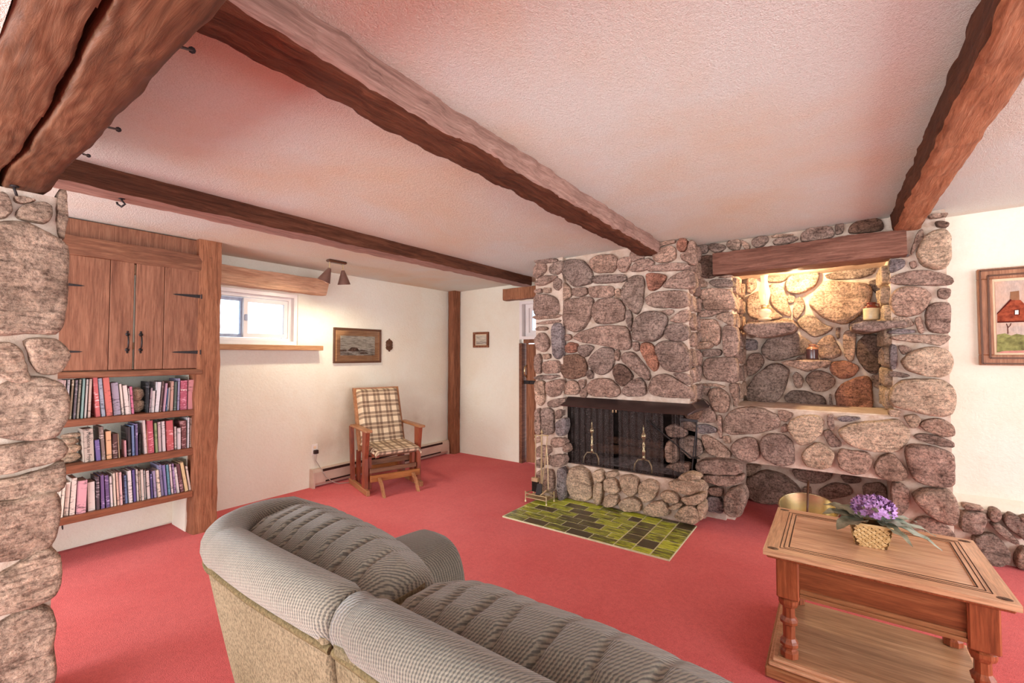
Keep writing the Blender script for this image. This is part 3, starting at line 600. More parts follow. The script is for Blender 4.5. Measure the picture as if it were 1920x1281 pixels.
stones('V3',1,RY,[([(1235,150),(1262,80),(1330,40),(1560,35),(1630,90),(1645,150),(1635,250),(1560,275),(1400,240),(1250,200)],'stone_pale',{'h':.085}),([(1235,225),(1310,235),(1300,275),(1240,270)],'stone_pale')],FP)
# niche back wall
stones('Z1',1,NY,[[(1070,590),(1100,510),(1180,480),(1480,470),(1440,560),(1330,635),(1200,635),(1090,620)],[(1370,680),(1420,580),(1500,480),(1700,420),(1790,450),(1820,560),(1780,680),(1640,770),(1520,800),(1400,760)],[(850,500),(960,480),(1080,480),(1040,570),(980,580),(900,545)],[(870,560),(950,575),(985,640),(980,710),(910,780),(870,780)]],FP,h=.06)
stones('V2',1,NY,[[(860,350),(1000,320),(1070,315),(1040,340),(960,365),(880,372)],[(920,410),(1040,380),(1170,340),(1250,355),(1230,410),(1140,435),(980,445),(930,435)],([(800,600),(850,530),(900,470),(950,450),(1080,470),(1200,475),(1225,540),(1200,620),(1100,720),(1040,745),(920,710),(840,650)],None,{'h':.12}),
 [(700,640),(720,580),(750,555),(778,600),(770,650),(730,705),(705,690)],[(540,500),(570,470),(640,500),(660,580),(690,670),(680,690),(600,660),(560,600)],[(400,560),(470,520),(530,560),(560,640),(640,690),(560,710),(400,700)],[(725,720),(780,680),(830,680),(900,740),(970,770),(900,810),(840,830),(770,780)],
 [(490,890),(530,840),(620,810),(720,800),(790,840),(825,870),(810,930),(740,950),(640,975),(550,985),(500,940)],[(860,880),(900,830),(950,812),(985,850),(1010,900),(1020,950),(950,970),(880,960)],[(985,770),(1015,765),(1005,835),(990,830)],[(1035,810),(1060,785),(1110,785),(1120,840),(1105,980),(1070,985),(1040,940)],
 ([(1130,860),(1180,810),(1260,810),(1290,900),(1275,1060),(1200,1065),(1120,960)],'stone_dark'),([(385,850),(395,840),(460,845),(465,910),(385,915)],'stone_gray'),[(390,990),(420,940),(480,930),(515,1000),(440,1070),(400,1090)],([(390,1180),(450,1090),(540,1010),(610,1000),(680,1050),(660,1140),(620,1230),(560,1275),(420,1270),(390,1240)],None,{'h':.08}),
 [(695,1090),(720,1055),(770,1100),(760,1160),(720,1165)],[(780,1100),(830,1055),(900,1050),(980,1100),(975,1150),(900,1190),(830,1180)],([(945,1030),(970,990),(1060,985),(1145,1025),(1100,1090),(1020,1105),(960,1070)],'stone_red')],FP)
stones('V3',1,NY,[([(895,130),(930,70),(1040,25),(1110,15),(1125,80),(1135,220),(1040,230),(910,215)],'stone_red',{'h':.07}),[(570,160),(620,110),(700,110),(830,150),(840,200),(780,215),(640,215)],[(858,140),(870,135),(878,200),(864,215)]],FP)
gapfill(FP,NY,-.66,.30,1.0,2.05,8,seed=4); gapfill(FP,RY,.36,.63,.03,2.36,7,seed=5)
# niche jambs
fill(FP,frX(-.70),4.24,4.77,1.0,2.08,7,wmin=.14,wmax=.28,h=.03)
fill(FP,frX(.345,-1),4.24,4.77,1.0,2.08,7,'stone_pale',wmin=.12,wmax=.24,h=.045)
# wood store alcove behind the brass pail
stones('Z3',1,AY,[([(770,760),(860,700),(1000,650),(1100,660),(1250,720),(1380,830),(1430,920),(1300,990),(1100,1050),(900,1020),(790,960)],None,{'h':.08}),[(1310,640),(1500,640),(1665,650),(1800,660),(1780,740),(1660,800),(1500,810),(1380,760)],[(740,570),(960,590),(900,670),(770,740)]],FP)
stones('V3',1,AY,[[(790,740),(880,690),(980,700),(1010,760),(900,790),(800,790)],[(930,640),(1060,660),(1050,690),(960,690)],[(695,720),(740,715),(745,760),(700,760)],[(1070,700),(1200,690),(1230,800),(1080,780)]],FP)
gapfill(FP,RY,-.66,.33,.52,.94,6,seed=6)
# stub pier right of the hearth
core((-.93,4.16,0),(-.76,4.3,.50))
stones('Z3',1,4.10,[[(165,600),(220,530),(400,510),(600,530),(720,590),(710,660),(620,705),(400,700),(200,670)],[(230,700),(420,710),(640,715),(740,690),(720,780),(560,840),(400,820),(270,770)],[(300,870),(440,850),(480,900),(470,960),(350,950)],([(285,970),(440,970),(510,1130),(460,1160),(310,1140)],'stone_gray'),([(515,960),(560,880),(640,850),(740,830),(790,950),(750,1080),(700,1190),(600,1180),(520,1140)],None,{'h':.09})],FP)
stones('W1',1,RY-.03,[[(1000,310),(1060,300),(1110,345),(1100,370),(1010,340)],[(990,420),(1050,395),(1130,430),(1140,510),(1060,540),(1000,480)],[(905,340),(950,320),(1030,350),(1035,400),(920,400)],([(1010,225),(1060,180),(1110,150),(1150,200),(1120,290),(1050,290)],'stone_dark'),[(905,440),(960,410),(985,470),(980,560),(910,560)],[(910,580),(990,560),(1060,570),(1060,610),(990,640),(915,640)]],FP)
# raised hearth
stones('W1',1,3.86,[[(290,640),(320,590),(370,585),(420,620),(440,690),(445,780),(400,808),(330,795),(295,730)],[(455,620),(500,605),(520,640),(515,680),(465,685)],[(455,700),(490,685),(518,700),(500,820),(480,828),(455,790)],[(525,670),(560,655),(600,680),(618,740),(590,760),(530,740)],[(525,780),(560,760),(605,770),(610,820),(570,840),(525,830)],
 [(530,625),(590,615),(605,645),(550,655)],[(615,650),(680,640),(735,665),(735,740),(690,778),(640,740)],[(735,740),(750,690),(800,668),(855,690),(858,740),(830,790),(780,815),(745,790)],[(615,810),(660,785),(720,785),(750,830),(745,868),(660,865),(625,845)],[(770,850),(820,815),(890,800),(920,840),(925,890),(850,900),(785,885)],
 [(872,760),(910,740),(960,750),(995,790),(980,815),(920,810)],[(925,690),(980,670),(1080,670),(1150,690),(1110,740),(1050,768),(960,730)],[(990,650),(1060,620),(1120,640),(1130,660),(1060,672),(1000,668)],[(1005,780),(1080,770),(1150,750),(1150,800),(1100,825),(1040,825)],[(925,845),(980,815),(1020,820),(980,855)],
 [(960,900),(1000,850),(1070,830),(1120,860),(1120,930),(1090,948),(1020,930)],[(1110,830),(1155,800),(1165,870),(1130,930)]],FP,'stone_pale',h=.055)
fill(FP,frX(-.93),3.90,4.1,.02,.34,2,'stone_pale',wmin=.15,wmax=.2)
# projecting ledges inside the niche
def ledge(px,y0,y1,mat='stone'):
    lo=[at(x,y,1,y0) for x,y in px]; m=MB(); cx=sum(p.x for p in lo)/len(lo); cz_=sum(p.z for p in lo)/len(lo)
    uv=[(p.x,p.z) for p in lo]; n=30; p=resample(smooth_poly(uv,2),n); vs=[];fs=[]; prof=[(.55,-.012),(.82,-.006),(.95,0),(1,.02),(1.02,.06),(1.03,.3),(1.0,.7),(.92,1.0)]
    sd=random.uniform(0,50)
    for s,d in prof:
        for a,c in p:
            yy=y0+(y1-y0)*max(d,0)+min(d,0); q=Vector((a*9,c*14,yy*6+sd)); e=noise.noise(q)*.012+noise.noise(q*3)*.006
            vs.append(Vector((cx+(a-cx)*s+e,yy+e,cz_+(c-cz_)*min(1,s*(1.0 if d>0 else 1))+e*.5)))
    for k in range(len(prof)-1):
        for i in range(n): fs.append((k*n+i,k*n+(i+1)%n,(k+1)*n+(i+1)%n,(k+1)*n+i))
    fs.append(tuple(range(n))); fs.append(tuple(range((len(prof)-1)*n,len(prof)*n)))
    m.add(vs,fs); o=m.build('stone_ledge',M[mat],FP,smooth=True); return o
def V2p(l): return [(1290+x/3.556,400+y/3.556) for x,y in l]
ledge(V2p([(368,760),(380,735),(420,728),(690,718),(720,740),(712,785),(600,815),(480,832),(380,805)]),4.34,4.80)
ledge(V2p([(1085,745),(1100,733),(1200,716),(1470,708),(1478,745),(1340,768),(1220,795),(1100,778)]),4.14,4.80)
ledge(V2p([(618,992),(640,982),(780,978),(940,980),(956,1000),(880,1035),(760,1046),(660,1022)]),4.56,4.80)
# niche sill slabs
m=MB(); m.box((-.70,4.22,.95),(.35,4.80,.966),.006); m.build('niche_sill',M['mortar'],FP)
# lintel
b=hewn('niche_lintel',(-.83,4.24,2.085),(.43,4.24,2.095),.25,.185,[M['lintel'],M['lintel']],.008,21,80,6,5,topflat=False); tag(flat_sh(b),'reddish hewn timber lintel spanning the stone niche','beam')
# ------------------------------------------------------------------ fireplace fittings
hdp=thing('fireplace_hood',(-1.5,3.8,.93),'dark bronze metal hood along the top of firebox','hood')
m=MB(); m.prism([(-2.10,3.86,.995),(-2.10,3.72,.925),(-2.10,3.725,.915),(-2.10,3.86,.955)],(1.15,0,0)); m.build('hood_front',M['hood'],hdp)
m=MB(); m.add([(-.95,3.86,.995),(-.95,3.72,.925),(-.90,3.80,.96),(-.88,4.2,.96),(-.93,4.2,1.01),(-.95,3.72,.912),(-.88,4.2,.945)],[(0,1,2),(0,2,3,4),(1,5,2),(2,5,6,3)]); m.build('hood_return',M['hood'],hdp)
# mesh curtains
fsr=thing('fire_screen',(-1.6,3.84,.35),'hanging chain mesh fire screen curtains in front of firebox','fire screen')
def curtain(x0,x1,zb,fold,amp=.006,ph=0,y=3.86,xb0=None,xb1=None):
    xb0=x0 if xb0 is None else xb0; xb1=x1 if xb1 is None else xb1
    m=MB()
    def fn(u,v):
        t=1-v; x=(x0+(x1-x0)*u)*t+(xb0+(xb1-xb0)*u)*v
        return Vector((x,y+amp*math.sin(u*fold*2*math.pi+ph)*(.6+.5*v),.93*(1-v)+zb(u)*v))
    m.grid(fn,int(fold*8)+16,10); return m.build('mesh_curtain',M['screen'],fsr,smooth=True,fix=False)
curtain(-2.09,-1.655,lambda u:.352,7,ph=.4,y=3.90); curtain(-1.605,-1.20,lambda u:.352,6,y=3.90); curtain(-1.135,-1.03,lambda u:.352,2.5,.02,y=3.92)
m=MB(); m.tube([(-2.10,3.90,.925),(-1.0,3.90,.925)],.006,6); m.tube([(-1.0,3.90,.925),(-1.0,4.2,.925)],.006,6); m.build('curtain_rod',M['iron'],fsr)
for i,px in enumerate((1149,1155,1245)):
    p=at(px,764,1,3.87); m=MB(); m.lathe((p.x,3.87,p.z-.05),[(.001,0),(.009,.006),(.007,.03),(.003,.045),(.002,.06)],8); m.build('screen_pull',M['brass'],fsr,smooth=True)
def andiron(px,ztip,label):
    p=at(px[0],px[1],1,3.98); x=p.x; z0=.352; t=thing('andiron',(x,3.98,z0),label,'andiron','pair of brass andirons')
    m=MB(); m.lathe((x,3.98,z0),[(.012,.10),(.022,.11),(.014,.13),(.014,.16),(.02,.18),(.01,.2),(.016,.235),(.01,.26),(.011,.28),(.026,.305),(.026,.325),(.012,.345),(.006,.39),(.001,.42)],12); m.build('shaft',M['brass_bright'],t,smooth=True)
    for s in (-1,1):
        m=MB(); m.tube([(x,3.98,z0+.105),(x+s*.05,3.975,z0+.10),(x+s*.075,3.965,z0+.06),(x+s*.082,3.955,z0+.0)],.008,8); m.build('leg',M['brass'],t,smooth=True)
    m=MB(); m.tube([(x,3.98,z0+.09),(x,4.3,z0+.08),(x,4.32,z0)],.009,6); m.build('log_bar',M['iron'],t)
andiron((1110,860),0,'left spired brass andiron inside the firebox'); andiron((1207,870),0,'right spired brass andiron inside the firebox')
for i,(a,bq,r,l) in enumerate([((-1.95,4.15,.47),(-1.2,4.2,.49),.045,'lower charred log lying across the andirons'),((-1.85,4.24,.55),(-1.3,4.14,.57),.035,'upper thin charred log on top in firebox')]):
    m=MB(); a=Vector(a);bq=Vector(bq); pts=[a.lerp(bq,k/8)+Vector((0,noise.noise(Vector((k,i,1)))*.01,noise.noise(Vector((k,i,4)))*.01)) for k in range(9)]; m.tube(pts,[r*(1+.15*noise.noise(Vector((k*1.3,i,8)))) for k in range(9)],10)
    tag(m.build('firewood_log',M['log'],smooth=True),l,'log','charred logs in the firebox')
m=MB(); m.grid(lambda u,v:Vector((-2.0+.9*u,4.0+.35*v,.353+.05*math.sin(math.pi*u)*math.sin(math.pi*v)*(1+noise.noise(Vector((u*9,v*6,0)))))),30,14); tag(m.build('ash_bed',M['ash'],FP,smooth=True),kind='stuff')
# crane and poker at right of hearth
cr=thing('fireplace_crane',(-1.0,3.9,.45),'black iron fireplace crane and hanging poker right of screen','crane')
m=MB(); p=[at(1273,786,1,3.92),at(1308,790,1,3.98)]; m.obox(p[0],p[1],.012,.022); m.build('arm',M['iron'],cr)
m=MB(); m.tube([at(1306,789,1,3.98),at(1306,825,1,3.97),at(1304,858,1,3.95)],.006,6); m.build('hanger_rod',M['iron'],cr)
m=MB(); m.tube([at(1212,788,1,3.88),at(1300,860,1,3.93)],.007,6); m.tube([at(1306,800,1,3.97),at(1299,862,1,3.93),at(1297,884,1,3.93)],.006,6); m.build('poker',M['iron'],cr)
m=MB(); q=at(1299,858,1,3.93); m.tube([q,q+Vector((.03,0,.012)),q+Vector((.055,0,.0)),q+Vector((.03,0,-.006)),q],.005,6); m.build('hook',M['iron'],cr)
# hearth tiles
tl=thing('tiled_hearth',(-1.6,3.5,0),'green and brown glazed tile hearth pad on red carpet','hearth pad')
m=MB(); m.box((-2.34,3.115,0),(-.925,3.86,.0115)); m.build('grout_bed',M['grout'],tl)
tx0,tx1,ty0,ty1=-2.34,-.925,3.115,3.86; me_cache={}
def tl_add(x0,x1,y0,y1):
    g=.009; w=round(x1-x0-g,4); d=round(y1-y0-g,4)
    if w<.012 or d<.012: return
    if (w,d) not in me_cache:
        m=MB(); m.box((-w/2,-d/2,0),(w/2,d/2,.010),.0025); o=m.build('tile',M['tile'],tl); me_cache[(w,d)]=o.data
    else:
        o=D.objects.new('tile',me_cache[(w,d)]); COL.objects.link(o); o.parent=tl
    o.location=Vector(((x0+x1)/2,(y0+y1)/2,.004))-Vector(tl.location)
ncol=7
for r in range(6):   # right part: courses running front to back
    for c in range(3):
        cw=.135; x1=tx1-c*cw; off=(0,.06,.03)[c]; L=.2
        y=ty0-off+r*L*.75
        tl_add(x1-cw,x1,max(ty0,y),min(ty1,y+L*.75))
rh=(ty1-ty0)/7
for r in range(7):
    xr=tx1-3*.135; x=xr+((r%2)*.1)
    while x>tx0+.01:
        a=max(tx0,x-.2); tl_add(a,min(x,xr),ty0+r*rh,ty0+(r+1)*rh); x-=.2
# tool stand
ts=thing('fire_tool_stand',(-2.28,3.62,.01),'old brass fire tool stand with tray, shovel, brush and tongs','tool set')
m=MB(); 
for z in (.05,.085):
    m.tube([(-2.40,3.56,z),(-2.17,3.56,z),(-2.17,3.70,z),(-2.40,3.70,z),(-2.40,3.56,z)],.005,6)
for x in (-2.40,-2.17):
    for y in (3.56,3.70): m.lathe((x,y,.008),[(.012,0),(.006,.02),(.006,.08),(.009,.09),(.001,.1)],8)
m.build('tray_rail',M['brass'],ts)
m=MB(); m.box((-2.395,3.565,.045),(-2.175,3.695,.052)); m.build('tray',M['brass'],ts)
m=MB(); m.tube([(-2.285,3.67,.05),(-2.285,3.67,.64)],.006,8); m.tube([(-2.36,3.66,.62),(-2.20,3.66,.635)],.005,6); m.lathe((-2.285,3.67,.64),[(.006,0),(.014,.015),(.006,.03),(.001,.045)],10); m.build('upright',M['brass'],ts)
m=MB(); m.tube([(-2.345,3.65,.63),(-2.345,3.65,.22)],.005,6); m.box((-2.38,3.63,.185),(-2.31,3.665,.22)); m.build('brush_handle',M['brass'],ts)
m=MB(); m.box((-2.375,3.632,.09),(-2.315,3.663,.185)); m.build('brush_bristles',M['soot'],ts)
m=MB(); m.tube([(-2.21,3.65,.63),(-2.235,3.64,.35),(-2.262,3.63,.16)],.005,6); m.tube([(-2.222,3.65,.56),(-2.20,3.64,.35),(-2.19,3.63,.13)],.005,6); m.build('tongs',M['brass'],ts)
m=MB(); m.tube([(-2.275,3.645,.63),(-2.275,3.64,.18)],.006,6); m.build('shovel_handle',M['brass'],ts)
m=MB(); m.add([(-2.30,3.62,.18),(-2.25,3.62,.18),(-2.24,3.60,.07),(-2.31,3.60,.07),(-2.30,3.61,.18),(-2.25,3.61,.18),(-2.24,3.59,.07),(-2.31,3.59,.07)],[(0,1,2,3),(7,6,5,4),(0,4,5,1),(1,5,6,2),(2,6,7,3),(3,7,4,0)]); m.build('shovel_blade',M['iron'],ts)
m=MB(); m.obox((-2.265,3.60,.07),(-2.185,3.60,.14),.03,.012); m.build('brass_scoop',M['brass'],ts)
# ------------------------------------------------------------------ left stone column and low stone wall
CO=thing('stone_column',(-2.55,.0,0),'tall tan streaked stone column at left carrying the header beam','column')
m=MB(); m.box((-2.80,-.40,0),(-2.40,.375,2.0)); m.build('mortar_core',M['mortar'],CO)
stones('C6',0,-2.39,[[(-60,20),(20,10),(60,70),(65,120),(30,155),(-60,150)],[(105,110),(140,85),(250,65),(305,90),(300,150),(270,190),(180,175),(105,155)],[(90,35),(140,32),(205,55),(150,68),(100,60)],([(345,5),(395,0),(398,150),(385,280),(352,260),(340,170)],'stone_col',{'h':.02}),
 [(-120,210),(60,185),(180,200),(260,250),(340,290),(400,340),(408,450),(400,600),(380,690),(370,800),(330,850),(180,840),(60,850),(-120,860)],[(-80,920),(60,905),(130,960),(150,1040),(180,1130),(80,1145),(-20,1090),(-80,1060)],[(140,890),(240,880),(340,890),(390,940),(415,980),(360,1080),(270,1095),(200,1060),(170,960)]],CO,'stone_col',rough=.8)
stones('C7',0,-2.39,[[(-90,10),(60,-70),(180,-80),(270,-50),(298,20),(290,110),(250,180),(160,198),(40,190),(-90,170)],[(-90,235),(80,220),(200,195),(270,200),(295,240),(270,280),(180,310),(60,340),(-90,365)],[(-90,390),(80,365),(200,330),(270,290),(280,340),(275,420),(200,440),(60,455),(-90,465)],
 [(-90,485),(60,465),(180,435),(240,425),(265,470),(250,600),(210,680),(120,720),(-90,740)],[(-90,850),(60,760),(150,700),(220,675),(260,720),(268,800),(240,880),(130,930),(-90,990)],[(-90,1090),(40,990),(140,940),(220,940),(245,1010),(225,1100),(240,1230),(200,1320),(100,1400),(-90,1420)]],CO,'stone_col',rough=.8)
fill(CO,frX(-2.39),-.38,.10,.05,1.95,8,'stone_col',wmin=.2,wmax=.3)
LW=thing('low_stone_wall',(1.2,4.4,0),'low stone ledge with plastered top under the framed cottage painting','stone ledge')
m=MB(); m.prism([(.66,4.375,0),(.66,4.375,.34),(.66,4.48,.40),(.66,4.48,0)],(2.2,0,0)); m.build('mortar_core',M['mortar'],LW)
m=MB(); m.prism([(.66,4.372,.325),(.66,4.485,.392),(.66,4.485,.415),(.66,4.372,.347)],(2.2,0,0)); m.build('plaster_cap',M['wall'],LW)
stones('Z7',1,4.35,[[(930,600),(1000,570),(1190,575),(1205,680),(1150,800),(1040,800),(935,770)],[(1240,570),(1290,545),(1360,565),(1360,640),(1290,675),(1245,650)],[(965,500),(1000,495),(1170,530),(1160,550),(980,540)],[(1050,870),(1150,820),(1290,820),(1400,920),(1470,1030),(1460,1130),(1370,1160),(1240,1140),(1150,1000)],
 [(1260,710),(1340,690),(1450,780),(1555,890),(1540,920),(1440,880),(1330,790)],[(1390,650),(1470,590),(1560,630),(1650,700),(1650,900),(1560,830),(1450,750)],[(1530,1050),(1580,980),(1650,960),(1700,1180),(1600,1200),(1525,1150)],[(1570,640),(1660,620),(1760,700),(1740,800),(1660,700)],[(480,660),(580,640),(760,710),(860,790),(820,820),(640,780),(540,720)]],LW,'stone',h=.05)
fill(LW,frY(4.36),1.15,2.7,.02,.32,2,wmin=.15,wmax=.3)
# ------------------------------------------------------------------ window in the left wall
WN=thing('window_1',(WX,1.85,WZ0),kind='structure')
def rectframe(m,x0,x1,y0,y1,z0,z1,w,axis=0):
    if axis==0:
        m.box((x0,y0,z0),(x1,y1,z0+w)).box((x0,y0,z1-w),(x1,y1,z1)).box((x0,y0,z0+w),(x1,y0+w,z1-w)).box((x0,y1-w,z0+w),(x1,y1,z1-w))
    else:
        m.box((x0,y0,z0),(x1,y1,z0+w)).box((x0,y0,z1-w),(x1,y1,z1)).box((x0,y0,z0+w),(x0+w,y1,z1-w)).box((x1-w,y0,z0+w),(x1,y1,z1-w))
m=MB(); rectframe(m,WX-.20,WX-.015,WY0,WY1,WZ0,WZ1,.035); m.build('window_casing',M['white_vinyl'],WN)
m=MB(); rectframe(m,WX-.17,WX-.07,WY0+.035,WY1-.035,WZ0+.035,WZ1-.035,.03); m.build('window_frame',M['white_vinyl'],WN)
ym=1.99
def sash(y0,y1,x,nm='sash',mt='white_vinyl',w=.038):
    m=MB(); rectframe(m,x-.018,x+.018,y0,y1,WZ0+.07,WZ1-.07,w); s=m.build(nm,M[mt],WN); m=MB(); m.box((x-.003,y0+w,WZ0+.07+w),(x+.003,y1-w,WZ1-.07-w)); m.build('pane',M['glass'],s); return s
sash(ym-.02,WY1-.065,WX-.10); s1=sash(WY0+.065,ym+.0,WX-.145,w=.03,mt='gray_vinyl')
m=MB(); m.box((WX-.082,ym-.012,1.73),(WX-.07,ym+.012,1.79),.003); m.build('sash_latch',M['gray_vinyl'],WN)
m=MB(); m.box((WX-.02,1.1,WZ0-.055),(WX+.10,2.69,WZ0-.005),.004); tag(m.build('window_sill',M['sill']),'long light wooden sill board under the left wall window','sill')
b=hewn('window_lintel',(WX+.06,1.1,2.035),(WX+.06,2.72,2.035),.12,.165,[M['pine'],M['pine']],.006,31,60,4,5,topflat=False); [setattr(v.co,'y',v.co.y+(v.co.z-.08)*.22) for v in b.data.vertices if v.co.y>.70]
tag(flat_sh(b),'pale pine log lintel above the left wall window','beam')
# ground, shrub outside
m=MB(); m.grid(lambda u,v:Vector((-9+4.2*u,-1+7*v,1.32+.1*noise.noise(Vector((u*4,v*5,0))))),20,20); tag(m.build('snowy_ground',M['white_vinyl'],smooth=True),kind='structure')
sh=thing('garden_shrub',(-6.3,3.3,1.35),'small bare shrub outside the left window','shrub')
m=MB()
for i in range(26):
    a=random.uniform(0,6.28); r=random.uniform(.1,.35); h=random.uniform(.12,.4); m.tube([(-6.3,3.3,1.35),(-6.3+r*.5*math.cos(a),3.3+r*.5*math.sin(a),1.35+h*.6),(-6.3+r*math.cos(a),3.3+r*math.sin(a),1.35+h)],[.008,.006,.002],5)
m.build('twigs',M['log'],sh)
# ------------------------------------------------------------------ plank door with small window above
DW=thing('door_1',(-2.9,4.86,0),kind='structure')
xs=[-3.25+.125*i for i in range(7)]
for i in range(6):
    m=MB(); m.box((xs[i]+.003,4.85,.01),(xs[i+1]-.003,4.885,1.54),.004); m.build('plank',M['post'],DW)
m=MB(); m.box((-3.25,4.835,.66),(-2.5,4.85,.78),.003).box((-3.25,4.835,1.44),(-2.5,4.85,1.54),.003); 
m=MB(); m.box((-3.27,4.80,1.55),(-2.50,4.90,1.60),.004); m.build('transom_rail',M['rail_wood'],DW)
m=MB(); m.box((DX0,4.79,0),(DX0+.045,4.90,1.55)); m.build('door_jamb',M['rail_wood'],DW)
m=MB(); m.box((-3.262,4.86,0),(-3.25,4.90,1.55)); m.build('door_edge',M['post_dark'],DW)
p=at(987,697,1,4.84); m=MB(); m.tube([(p.x,4.85,p.z+.085),(p.x,4.80,p.z+.05),(p.x,4.795,p.z-.03),(p.x,4.85,p.z-.075)],.011,8); m.build('door_handle',M['brass_bright'],DW,smooth=True)
m=MB(); m.box((p.x-.045,4.835,p.z-.16),(p.x+.16,4.85,p.z-.115),.003).box((p.x-.03,4.825,p.z-.15),(p.x+.05,4.84,p.z-.125)); m.build('door_latch',M['iron'],DW)
W2=thing('window_2',(-2.9,4.9,1.6),kind='structure')
m=MB(); rectframe(m,DX0+.0,DX1,4.80,4.98,1.60,DZ,.04,1); m.build('window_casing',M['white_vinyl'],W2)
m=MB(); rectframe(m,DX0+.05,DX1-.05,4.87,4.95,1.64,DZ-.04,.05,1); s=m.build('window_frame',M['white_vinyl'],W2)
m=MB(); rectframe(m,DX0+.10,DX1-.10,4.90,4.93,1.69,DZ-.09,.03,1); s=m.build('sash',M['white_vinyl'],W2); m=MB(); m.box((DX0+.13,4.912,1.72),(DX1-.13,4.918,DZ-.12)); m.build('pane',M['glass'],s)
b=hewn('door_lintel',(-3.53,4.76,2.115),(-2.40,4.76,2.115),.12,.15,[M['rail_wood'],M['post']],.006,41,40,4,4,topflat=False); tag(flat_sh(b),'short brown timber lintel above the plank door','beam')
# ------------------------------------------------------------------ built-in bookcase
BX=-4.06
BC=thing('built_in_bookcase',(-4.28,.95,0),'built-in rustic bookcase with plank cupboard doors and three shelves','bookcase')
b=hewn('post',(-4.13,1.402,0),(-4.13,1.402,cz(-4.1)),.15,.165,[M['post_dark'],M['post']],.007,51,80,5,5,BC,topflat=False,ends=False); flat_sh(b)
m=MB(); m.box((-4.495,.25,.28),(-4.475,1.41,2.3)).box((-4.475,.25,.02),(-4.465,1.41,.30)); m.build('back_panel',M['wall'],BC)
m=MB(); m.box((-4.47,1.396,.0),(-4.19,1.408,1.25)); m.build('side_panel',M['wall'],BC)
m=MB(); m.box((-4.47,.25,.0),(-4.10,.265,2.2)); m.build('side_panel',M['shelf_wood'],BC)
for z0,z1 in ((.925,.972),(.618,.672),(.293,.338)):
    m=MB(); m.box((-4.47,.265,z0),(-4.075,1.407,z1),.003); m.build('shelf',M['shelf_wood'],BC)
m=MB(); m.box((-4.47,.25,1.245),(-4.055,1.45,1.288),.006); m.build('bottom_rail',M['rail_wood'],BC)
b=hewn('top_rail',(-4.10,.25,2.062),(-4.10,1.50,2.055),.10,.13,[M['rail_wood'],M['rail_wood']],.006,61,60,4,4,BC,topflat=False); flat_sh(b)
m=MB(); m.box((-4.2,.25,2.18),(-4.10,1.42,2.31),.004); m.build('cornice_board',M['door_wood'],BC)
dh=1.29;dt=2.06
for (y0,y1,split,hy,hs_) in ((.56,1.012,(.88,.905),.98,-1),(1.022,1.43,(1.19,1.30),1.055,1)):
    ed=[y0,*([split[0]] if hs_<0 else [split[0]]),y1]
    dd=None
    for i in range(len(ed)-1):
        m=MB(); m.box((-4.085,ed[i]+.0015,dh+.005),(BX,ed[i+1]-.0015,dt),.003); o=m.build('door',M['door_wood'],BC) if i==0 else m.build('door_plank',M['door_wood'],dd)
        if i==0: dd=o
    # handle
    m=MB(); hx=BX; zc=1.49; m.tube([(hx,hy,zc+.05),(hx+.022,hy,zc+.035),(hx+.028,hy,zc),(hx+.022,hy,zc-.035),(hx,hy,zc-.05)],.005,8); m.lathe((hx-.001,hy,zc+.055),[(.013,0),(.013,.004)],8,ax=(1,0,0)); m.lathe((hx-.001,hy,zc-.055),[(.013,0),(.013,.004)],8,ax=(1,0,0)); m.lathe((hx-.001,hy,zc+.073),[(.007,0),(.007,.004)],8,ax=(1,0,0)); m.lathe((hx-.001,hy,zc-.073),[(.007,0),(.007,.004)],8,ax=(1,0,0)); m.build('handle',M['iron'],dd,smooth=True)
    for zh in (1.42,1.86):
        m=MB(); a=y0 if hs_<0 else y1; e=a-hs_*.19
        m.prism([(BX,a,zh-.014),(BX,a-hs_*.10,zh-.009),(BX,e+hs_*.02,zh-.005),(BX,e,zh),(BX,e+hs_*.02,zh+.005),(BX,a-hs_*.10,zh+.009),(BX,a,zh+.014)],(.004,0,0)); 
        for q in (.03,.08,.13): m.lathe((BX+.003,a-hs_*q,zh),[(.004,0),(.003,.004)],6,ax=(1,0,0))
        m.tube([(BX+.004,a,zh-.018),(BX+.004,a,zh+.018)],.006,6); m.build('strap_hinge',M['iron'],dd)
m=MB(); p=at(117,984,0,-4.09); m.tube([(p.x,p.y,.30),(p.x,p.y,.275)],.004,6); m.tube([(p.x,p.y,.275),(p.x+.012,p.y,.268),(p.x+.014,p.y,.282)],.003,6); m.build('cup_hook',M['iron'],BC)
m=MB(); m.box((-4.46,1.118,.672),(-4.12,1.136,.925)); m.build('shelf_divider',M['pine'],BC)
# books
def bookmat(rgb):
    lu=sum(rgb)/3; rgb=tuple(int((c*.8+lu*.2)*.88+26) for c in rgb)
    k='book_%d_%d_%d'%rgb
    if k not in M:
        n=N(k,.55,.35); v=n.coord(scale=(1,1,1),rand=True); f=n.noise(n.coord(scale=(1,26,90),rand=True),1.,3,.7); g=n.noise(v,9,2,.5)
        lum=sum(rgb)/3; ink=S(*(tuple(int(c*.42) for c in rgb) if lum>135 else tuple(min(255,int(c+110)) for c in rgb)))
        c=n.ramp(f,[(.54,S(*rgb)),(.60,ink)]); m2=n.ramp(g,[(.45,(0,0,0,1)),(.55,(.75,.75,.75,1))]); n.col(n.mix(S(*rgb),c,m2)); M[k]=n.m
    return M[k]
ORD=['first','second','third','fourth','fifth','sixth','seventh','eighth','ninth','tenth','eleventh','twelfth','thirteenth','fourteenth','fifteenth','sixteenth','seventeenth','eighteenth']
R1=(105,690,10.67);R2=(235,690,10.67);R3=(105,780,10.67);R4=(235,770,10.67);R5=(105,870,7.464);R6=(235,850,7.464)
